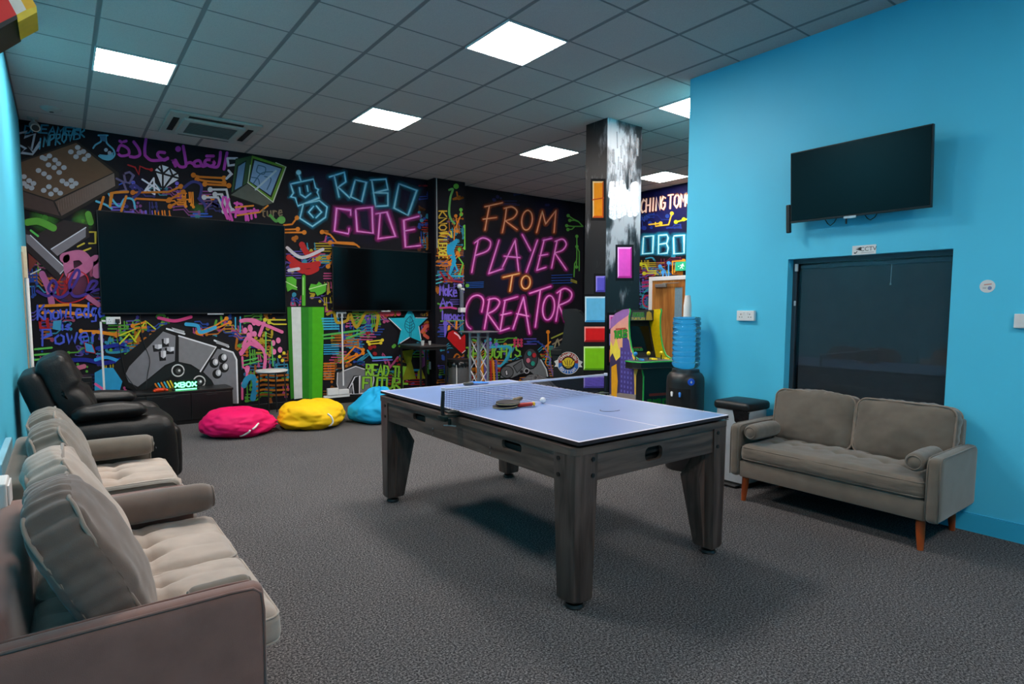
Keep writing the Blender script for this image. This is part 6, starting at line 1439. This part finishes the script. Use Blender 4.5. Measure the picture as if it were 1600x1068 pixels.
P_.neon([Cv(s) for s in ([(548, 250), (562, 155), (522, 113), (462, 130), (420, 205), (408, 290), (428, 365), (455, 392)], [(612, 140), (592, 265), (570, 392)], [(600, 150), (660, 138), (697, 170), (662, 230), (596, 266)], [(596, 266), (690, 398)], [(742, 160), (700, 412)], [(700, 412), (776, 386)], [(735, 156), (846, 124)], [(710, 276), (792, 258)], [(808, 392), (896, 128)], [(896, 128), (946, 432)], [(840, 266), (938, 286)], [(948, 96), (1122, 38)], [(1036, 70), (994, 376)], el(1105, 216, 48, 102, .12), [(1206, 70), (1166, 326)], [(1176, 92), (1240, 55), (1296, 92), (1280, 152), (1190, 196)], [(1190, 196), (1250, 328)])], 3.3, (186, 32, 148), (255, 170, 236))
P_.done('painted_word_creator', wall_back)
# circuits at the far right, THOUGHTS, small gamepad
for st in ([(1268, 462), (1310, 490), (1352, 510), (1390, 552)], [(1282, 502), (1322, 502), (1350, 512)], [(1256, 546), (1310, 552), (1388, 552)], [(1266, 578), (1300, 576), (1320, 556)], [(1340, 635), (1340, 830), (1322, 862), (1316, 972)], [(1340, 720), (1360, 762), (1360, 920)], [(1338, 890), (1338, 820)]): circuit(P_, Fv(st), 1.7, (84, 150, 60), True, False, 2.6)
for k in range(4): P_.stroke(Fv([(1130, 960+k*22), (1300, 955+k*22)]), 1.4, (28, 60, 130)); P_.stroke(Fv([(420, 1020+k*14), (560, 1015+k*14)]), 1.6, (28, 70, 140))
for k in range(3): P_.stroke(Fv([(1290, 990+k*10), (1340, 1010+k*8)]), 1, (150, 140, 50))
q = Fv([(428, 1045)])[0]; P_.dot(q[0], q[1], 3, (110, 190, 60))
for st in ([(1340, 760), (1390, 740)], ): pass
P_.done('painted_green_circuits', wall_back)
for t_, a, b, h in (('THOUGHTS', (415, 650), (885, 620), 19),):
    for st in word(t_, Cv([a])[0], Cv([b])[0], h, (0.05, -1), .25): P_.stroke(st, 2.6, (122, 182, 54))
P_.stroke(Cv([(610, 545), (770, 540), (780, 590), (720, 690), (680, 700)]), 4, (50, 160, 190), sm=True)
for k in range(9): P_.dot(*Cv([(822+(k % 3)*28, 485+(k//3)*24)])[0], 2.3, (186, 50, 90))
for x, y in ((620, 510), (670, 518)): q = Cv([(x, y)])[0]; P_.dot(q[0], q[1], 2.6, (120, 100, 200)); P_.stroke(Cv([(x, y), (x, y+35)]), 1.6, (120, 100, 200))
for x in range(500, 690, 24): P_.stroke(Cv([(x, 660), (x+8, 820)]), 3.0, [(206, 110, 30), (160, 36, 40), (224, 140, 40), (96, 80, 150)][(x//24) % 4])
for st, c in (([(1100, 410), (1100, 560), (1075, 690)], ORG), ([(1120, 500), (1060, 560)], ORG), ([(1050, 520), (1100, 600), (1140, 780)], (120, 96, 140)), ([(930, 510), (1000, 495), (1070, 540)], (30, 60, 140)), ([(1130, 470), (1240, 420)], (150, 150, 60)), ([(1140, 520), (1230, 470)], (150, 130, 110)), ([(1150, 560), (1180, 480), (1200, 570)], (150, 140, 110)), ([(1080, 620), (1120, 640), (1110, 690)], (120, 110, 190))): P_.stroke(Cv(st), 2.2, c, sm=True)
for x, y in ((1100, 418), (1078, 695)): q = Cv([(x, y)])[0]; P_.dot(q[0], q[1], 3, ORG)
P_.done('painted_thoughts_lettering', wall_back)
P_.poly(Cv([(690, 810), (712, 705), (745, 678), (880, 632), (890, 560), (945, 522), (1000, 540), (1040, 620), (1100, 720), (1115, 800), (1000, 800), (940, 770)]), (14, 14, 16))
P_.poly(Cv([(704, 800), (722, 716), (760, 690), (895, 640), (1020, 630), (1085, 720), (1100, 790), (1010, 792), (950, 745), (860, 770), (800, 800)]), (112, 114, 118))
P_.stroke(Cv([(1040, 650), (1085, 730), (1096, 785)]), 2, (196, 198, 202))
q = Cv([(955, 640)])[0]; P_.dot(q[0], q[1], 12.2, (14, 14, 16), ry=17); P_.dot(q[0], q[1], 10.6, (64, 62, 70), ry=15.2)
for x, y, c in ((945, 597, (40, 140, 140)), (985, 612, (170, 40, 50)), (935, 655, (200, 110, 130)), (974, 680, (40, 150, 130))): q = Cv([(x, y)])[0]; P_.dot(q[0]-.6, q[1]+.6, 4.0, (20, 20, 22)); P_.dot(q[0], q[1], 3.1, c, ry=3.8)
sc_ = Cv([(810, 702), (878, 656), (886, 714), (842, 758)]); P_.poly(sc_, (92, 94, 98)); P_.outline(sc_, (18, 18, 20), 1.2)
q = Cv([(758, 752)])[0]; P_.dot(q[0], q[1], 10, (88, 90, 94)); P_.ell(q[0], q[1], 10, 9.4, 1.3, (18, 18, 20)); P_.poly(Cv([(740, 740), (758, 730), (768, 778), (750, 785)]), (20, 20, 22)); P_.poly(Cv([(746, 745), (757, 738), (763, 772), (753, 776)]), (200, 200, 204))
q = Cv([(922, 742)])[0]; P_.dot(q[0], q[1], 4.4, (20, 20, 22)); P_.ell(q[0], q[1], 3.6, 3.6, 1.2, (190, 190, 194)); q = Cv([(878, 748)])[0]; P_.dot(q[0], q[1], 2.6, (40, 40, 44))
P_.done('painted_small_gamepad', wall_back)

# ------------------------------------------------------------------ pilaster paint
P_ = Paint(lambda x, y, d: Vector((min(max(on_y(x, y, PY-d).x, PX0), PX1), PY-d, on_y(x, y, PY-d).z)))
L_ = view(670, 260, 5.34); N_ = view(670, 420, 5.34)
doodles(P_, 682, 724, 400, 440, 16, 31, dim([CYN, BLU, ORG, RED, PUR], .75), 1.6); doodles(P_, 682, 724, 440, 600, 26, 33, dim([PUR, CYN, (110, 90, 200), ORG, GRN, BLU], .75), 1.7); doodles(P_, 682, 724, 300, 400, 16, 34, dim([NAV, BLU, CYN, ORG], .75), 1.6)
P_.stroke(L_([(170, 195), (200, 190), (180, 260), (170, 380), (185, 440), (215, 475)]), 3.2, (104, 172, 90), sm=True); q = L_([(228, 165)])[0]; P_.dot(q[0], q[1], 4.2, (100, 180, 60))
for st, c in (([(225, 412), (238, 480), (215, 520), (210, 655)], ORG), ([(272, 395), (235, 480), (235, 540)], ORG), ([(268, 360), (270, 400)], GRN), ([(300, 500), (300, 680)], GRN), ([(255, 690), (250, 760), (285, 810), (255, 910)], GRN), ([(240, 720), (170, 800)], ORG), ([(250, 740), (180, 815)], ORG)): circuit(P_, L_(st), 1.9, c, True, True, 2.7)
for st in word('KNOW', L_([(85, 372)])[0], L_([(85, 600)])[0], 12, (1, 0), .2): P_.stroke(st, 2.0, (212, 168, 50))
for st in word('LEDGE', L_([(80, 610)])[0], L_([(85, 770)])[0], 13, (1, 0), .2): P_.stroke(st, 2.0, (216, 196, 60))
P_.stroke(L_([(100, 560), (160, 560), (190, 590), (185, 540)]), 2.2, YEL, sm=True); P_.poly(L_([(150, 660), (230, 600), (245, 620), (210, 700), (230, 790), (180, 910), (165, 900), (195, 780), (150, 720)]), (30, 156, 204)); P_.stroke(L_([(210, 790), (240, 870), (180, 912), (285, 915)]), 2.6, (36, 164, 210))
for y in (745, 795, 825): P_.stroke(L_([(62, y), (150, y+4), (190, y-5)]), 1.6, (206, 116, 36))
for y in (910, 945, 975): P_.stroke(L_([(62, y), (110, y-14)]), 1.6, (70, 190, 200))
P_.stroke(L_([(95, 880), (150, 940), (280, 965)]), 3.0, (146, 34, 48), sm=True); P_.stroke(L_([(150, 890), (200, 940)]), 2.4, (170, 50, 60))
for t_, a, b, h in (('Make', (92, 215), (240, 232), 17), ('An', (95, 315), (205, 318), 13), ('Impact', (100, 420), (300, 430), 13)):
    for st in word(t_, N_([a])[0], N_([b])[0], h, gap=.15): P_.stroke(st, 2.4, (116, 96, 206))
P_.stroke(N_([(95, 325), (180, 320), (230, 330)]), 3, (190, 60, 130)); P_.stroke(N_([(100, 435), (290, 430)]), 1.6, (110, 170, 80)); P_.stroke(N_([(135, 440), (140, 560)]), 4, (112, 92, 200)); q = N_([(140, 455)])[0]; P_.dot(q[0], q[1], 4, (112, 92, 200))
P_.stroke(N_([(155, 430), (230, 500), (290, 450)]), 1.6, (160, 110, 90)); P_.stroke(N_([(232, 440), (228, 500)]), 3, ORG); P_.stroke(N_([(170, 480), (165, 520)]), 4, (226, 150, 40))
ht = N_([(152, 575), (165, 530), (200, 512), (235, 525), (268, 572), (300, 545), (305, 560), (305, 680), (278, 706), (205, 636)])
P_.outline(N_([(148, 575), (160, 525), (200, 505), (238, 518), (268, 560), (300, 535), (304, 555), (304, 690), (278, 716), (200, 645)]), (10, 9, 12), 4); P_.poly(ht, (178, 14, 20)); P_.stroke(N_([(215, 532), (250, 558), (262, 580)]), 2.2, (246, 200, 210), sm=True); P_.stroke(N_([(280, 700), (303, 680)]), 1.3, (230, 210, 215))
P_.done('painted_pilaster_tags', pilaster)

# ------------------------------------------------------------------ far wall beyond the column
P_ = Paint(lambda x, y, d: on_x(x, y, XF-d)); R_v = view(990, 260, 4.85)
P_.dot(1040, 300, 60, (20, 22, 90), .9, .9, n=24); P_.dot(1030, 340, 60, (18, 22, 84), .9, .9, n=24)
doodles(P_, 998, 1066, 400, 428, 22, 41, dim([(40, 90, 190), YEL, CYN, ORG, (150, 40, 90)], .75), 1.5); doodles(P_, 998, 1020, 425, 480, 14, 42, dim([(170, 40, 80), (60, 150, 170), PUR], .75), 2.0); doodles(P_, 998, 1064, 334, 356, 10, 43, dim([(30, 60, 160), (40, 80, 180)], .75), 1.6)
for t_, a, b, h in (('TEA', (-90, 385), (45, 370), 18), ('CHING', (55, 350), (245, 320), 20), ('TOMORROW', (258, 320), (640, 258), 21)):
    W2 = word(t_, R_v([a])[0], R_v([b])[0], h, (0.05, -1), .22)
    for st in W2: P_.stroke(st, 4.4, (200, 100, 20), .9, .5)
    for st in W2: P_.stroke(st, 2.2, (250, 226, 206))
P_.done('painted_teaching_lettering', wall_far)
P_.neon([R_v(s) for s in ([(75, 530), (150, 524), (145, 655), (68, 662), (75, 530)], [(190, 522), (252, 516), (262, 540), (252, 580), (192, 590)], [(190, 522), (188, 662), (255, 655), (262, 615), (248, 582)], [(302, 526), (382, 520), (382, 656), (306, 662), (302, 526)], [(430, 515), (500, 510), (500, 650), (432, 655)], [(-60, 535), (-50, 665)], [(-60, 535), (0, 540), (0, 590), (-55, 600), (5, 665)])], 3.8, (30, 150, 190), (190, 244, 250), sm=False)
P_.done('painted_blue_robot_letters', wall_far)
for st, c in (([(205, 430), (115, 440)], (226, 176, 36)), ([(290, 355), (265, 440), (165, 452), (165, 425)], (226, 176, 36)), ([(320, 420), (400, 400)], (206, 222, 20)), ([(380, 400), (430, 395)], (206, 222, 20)), ([(380, 712), (295, 718), (295, 810)], (226, 150, 36)), ([(350, 735), (320, 735), (310, 800)], (226, 160, 40)), ([(55, 740), (90, 740), (110, 790), (170, 790)], (190, 190, 40)), ([(80, 810), (170, 805)], (190, 190, 40)), ([(200, 755), (240, 790), (250, 830)], (60, 150, 220)), ([(265, 730), (265, 830)], (70, 160, 230)), ([(222, 800), (222, 830)], (70, 160, 230))): circuit(P_, R_v(st), 2.0, c, True, False, 3.0)
P_.stroke(R_v([(70, 960), (130, 930), (130, 1050), (75, 1060), (70, 960)]), 3.0, (40, 140, 160), sm=True); P_.ell(*R_v([(105, 1020)])[0], 7, 9, 2.2, (176, 36, 60)); P_.stroke(R_v([(70, 880), (140, 875)]), 4, (150, 36, 90)); P_.stroke(R_v([(70, 910), (130, 900)]), 3, (176, 40, 100))
P_.done('painted_wall_circuits', wall_far)

# ------------------------------------------------------------------ column paint: plain coloured blocks and white brushwork
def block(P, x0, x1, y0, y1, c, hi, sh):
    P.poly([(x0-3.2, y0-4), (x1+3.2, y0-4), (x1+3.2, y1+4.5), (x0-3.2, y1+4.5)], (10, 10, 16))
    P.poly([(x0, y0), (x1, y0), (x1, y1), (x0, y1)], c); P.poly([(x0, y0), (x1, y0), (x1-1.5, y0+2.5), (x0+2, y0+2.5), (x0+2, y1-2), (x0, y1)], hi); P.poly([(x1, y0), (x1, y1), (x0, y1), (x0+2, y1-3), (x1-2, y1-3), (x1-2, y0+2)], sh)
P_ = Paint(lambda x, y, d: Vector((CX0-d, min(max(on_x(x, y, CX0-d).y, CY0), CY1), on_x(x, y, CX0-d).z)))
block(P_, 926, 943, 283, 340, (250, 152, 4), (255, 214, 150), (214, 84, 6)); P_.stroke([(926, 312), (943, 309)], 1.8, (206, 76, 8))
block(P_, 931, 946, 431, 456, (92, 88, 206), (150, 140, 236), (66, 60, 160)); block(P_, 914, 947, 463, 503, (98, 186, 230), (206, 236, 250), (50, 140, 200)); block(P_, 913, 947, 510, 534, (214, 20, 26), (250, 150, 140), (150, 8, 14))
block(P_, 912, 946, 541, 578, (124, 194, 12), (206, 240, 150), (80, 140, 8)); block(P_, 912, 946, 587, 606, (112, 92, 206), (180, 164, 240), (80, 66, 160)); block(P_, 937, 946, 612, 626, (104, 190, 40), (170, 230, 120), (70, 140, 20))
P_.done('painted_colour_blocks', column)
P_ = Paint(lambda x, y, d: Vector((min(max(on_y(x, y, CY0-d).x, CX0), CX1), CY0-d, on_y(x, y, CY0-d).z)))
R9 = random.Random(4)
for k in range(90):
    x = R9.uniform(955, 995); y = R9.uniform(284, 324); P_.stroke([(x, y), (x+R9.uniform(-2, 2), y+R9.uniform(8, 18))], R9.uniform(5, 11), (226, 224, 228), .9, .35)
for k in range(26):
    x = R9.uniform(957, 997); y = R9.uniform(205, 275); P_.stroke([(x, y), (x+R9.uniform(-1, 1), y+R9.uniform(8, 26))], R9.uniform(1.5, 5), (150, 148, 152), .55, .6)
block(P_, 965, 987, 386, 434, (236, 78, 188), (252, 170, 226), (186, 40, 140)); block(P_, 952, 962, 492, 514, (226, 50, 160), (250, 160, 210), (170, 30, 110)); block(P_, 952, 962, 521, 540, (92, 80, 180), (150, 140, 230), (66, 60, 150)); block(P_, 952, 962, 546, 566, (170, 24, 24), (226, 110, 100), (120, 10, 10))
P_.done('painted_pink_block_and_brushwork', column)
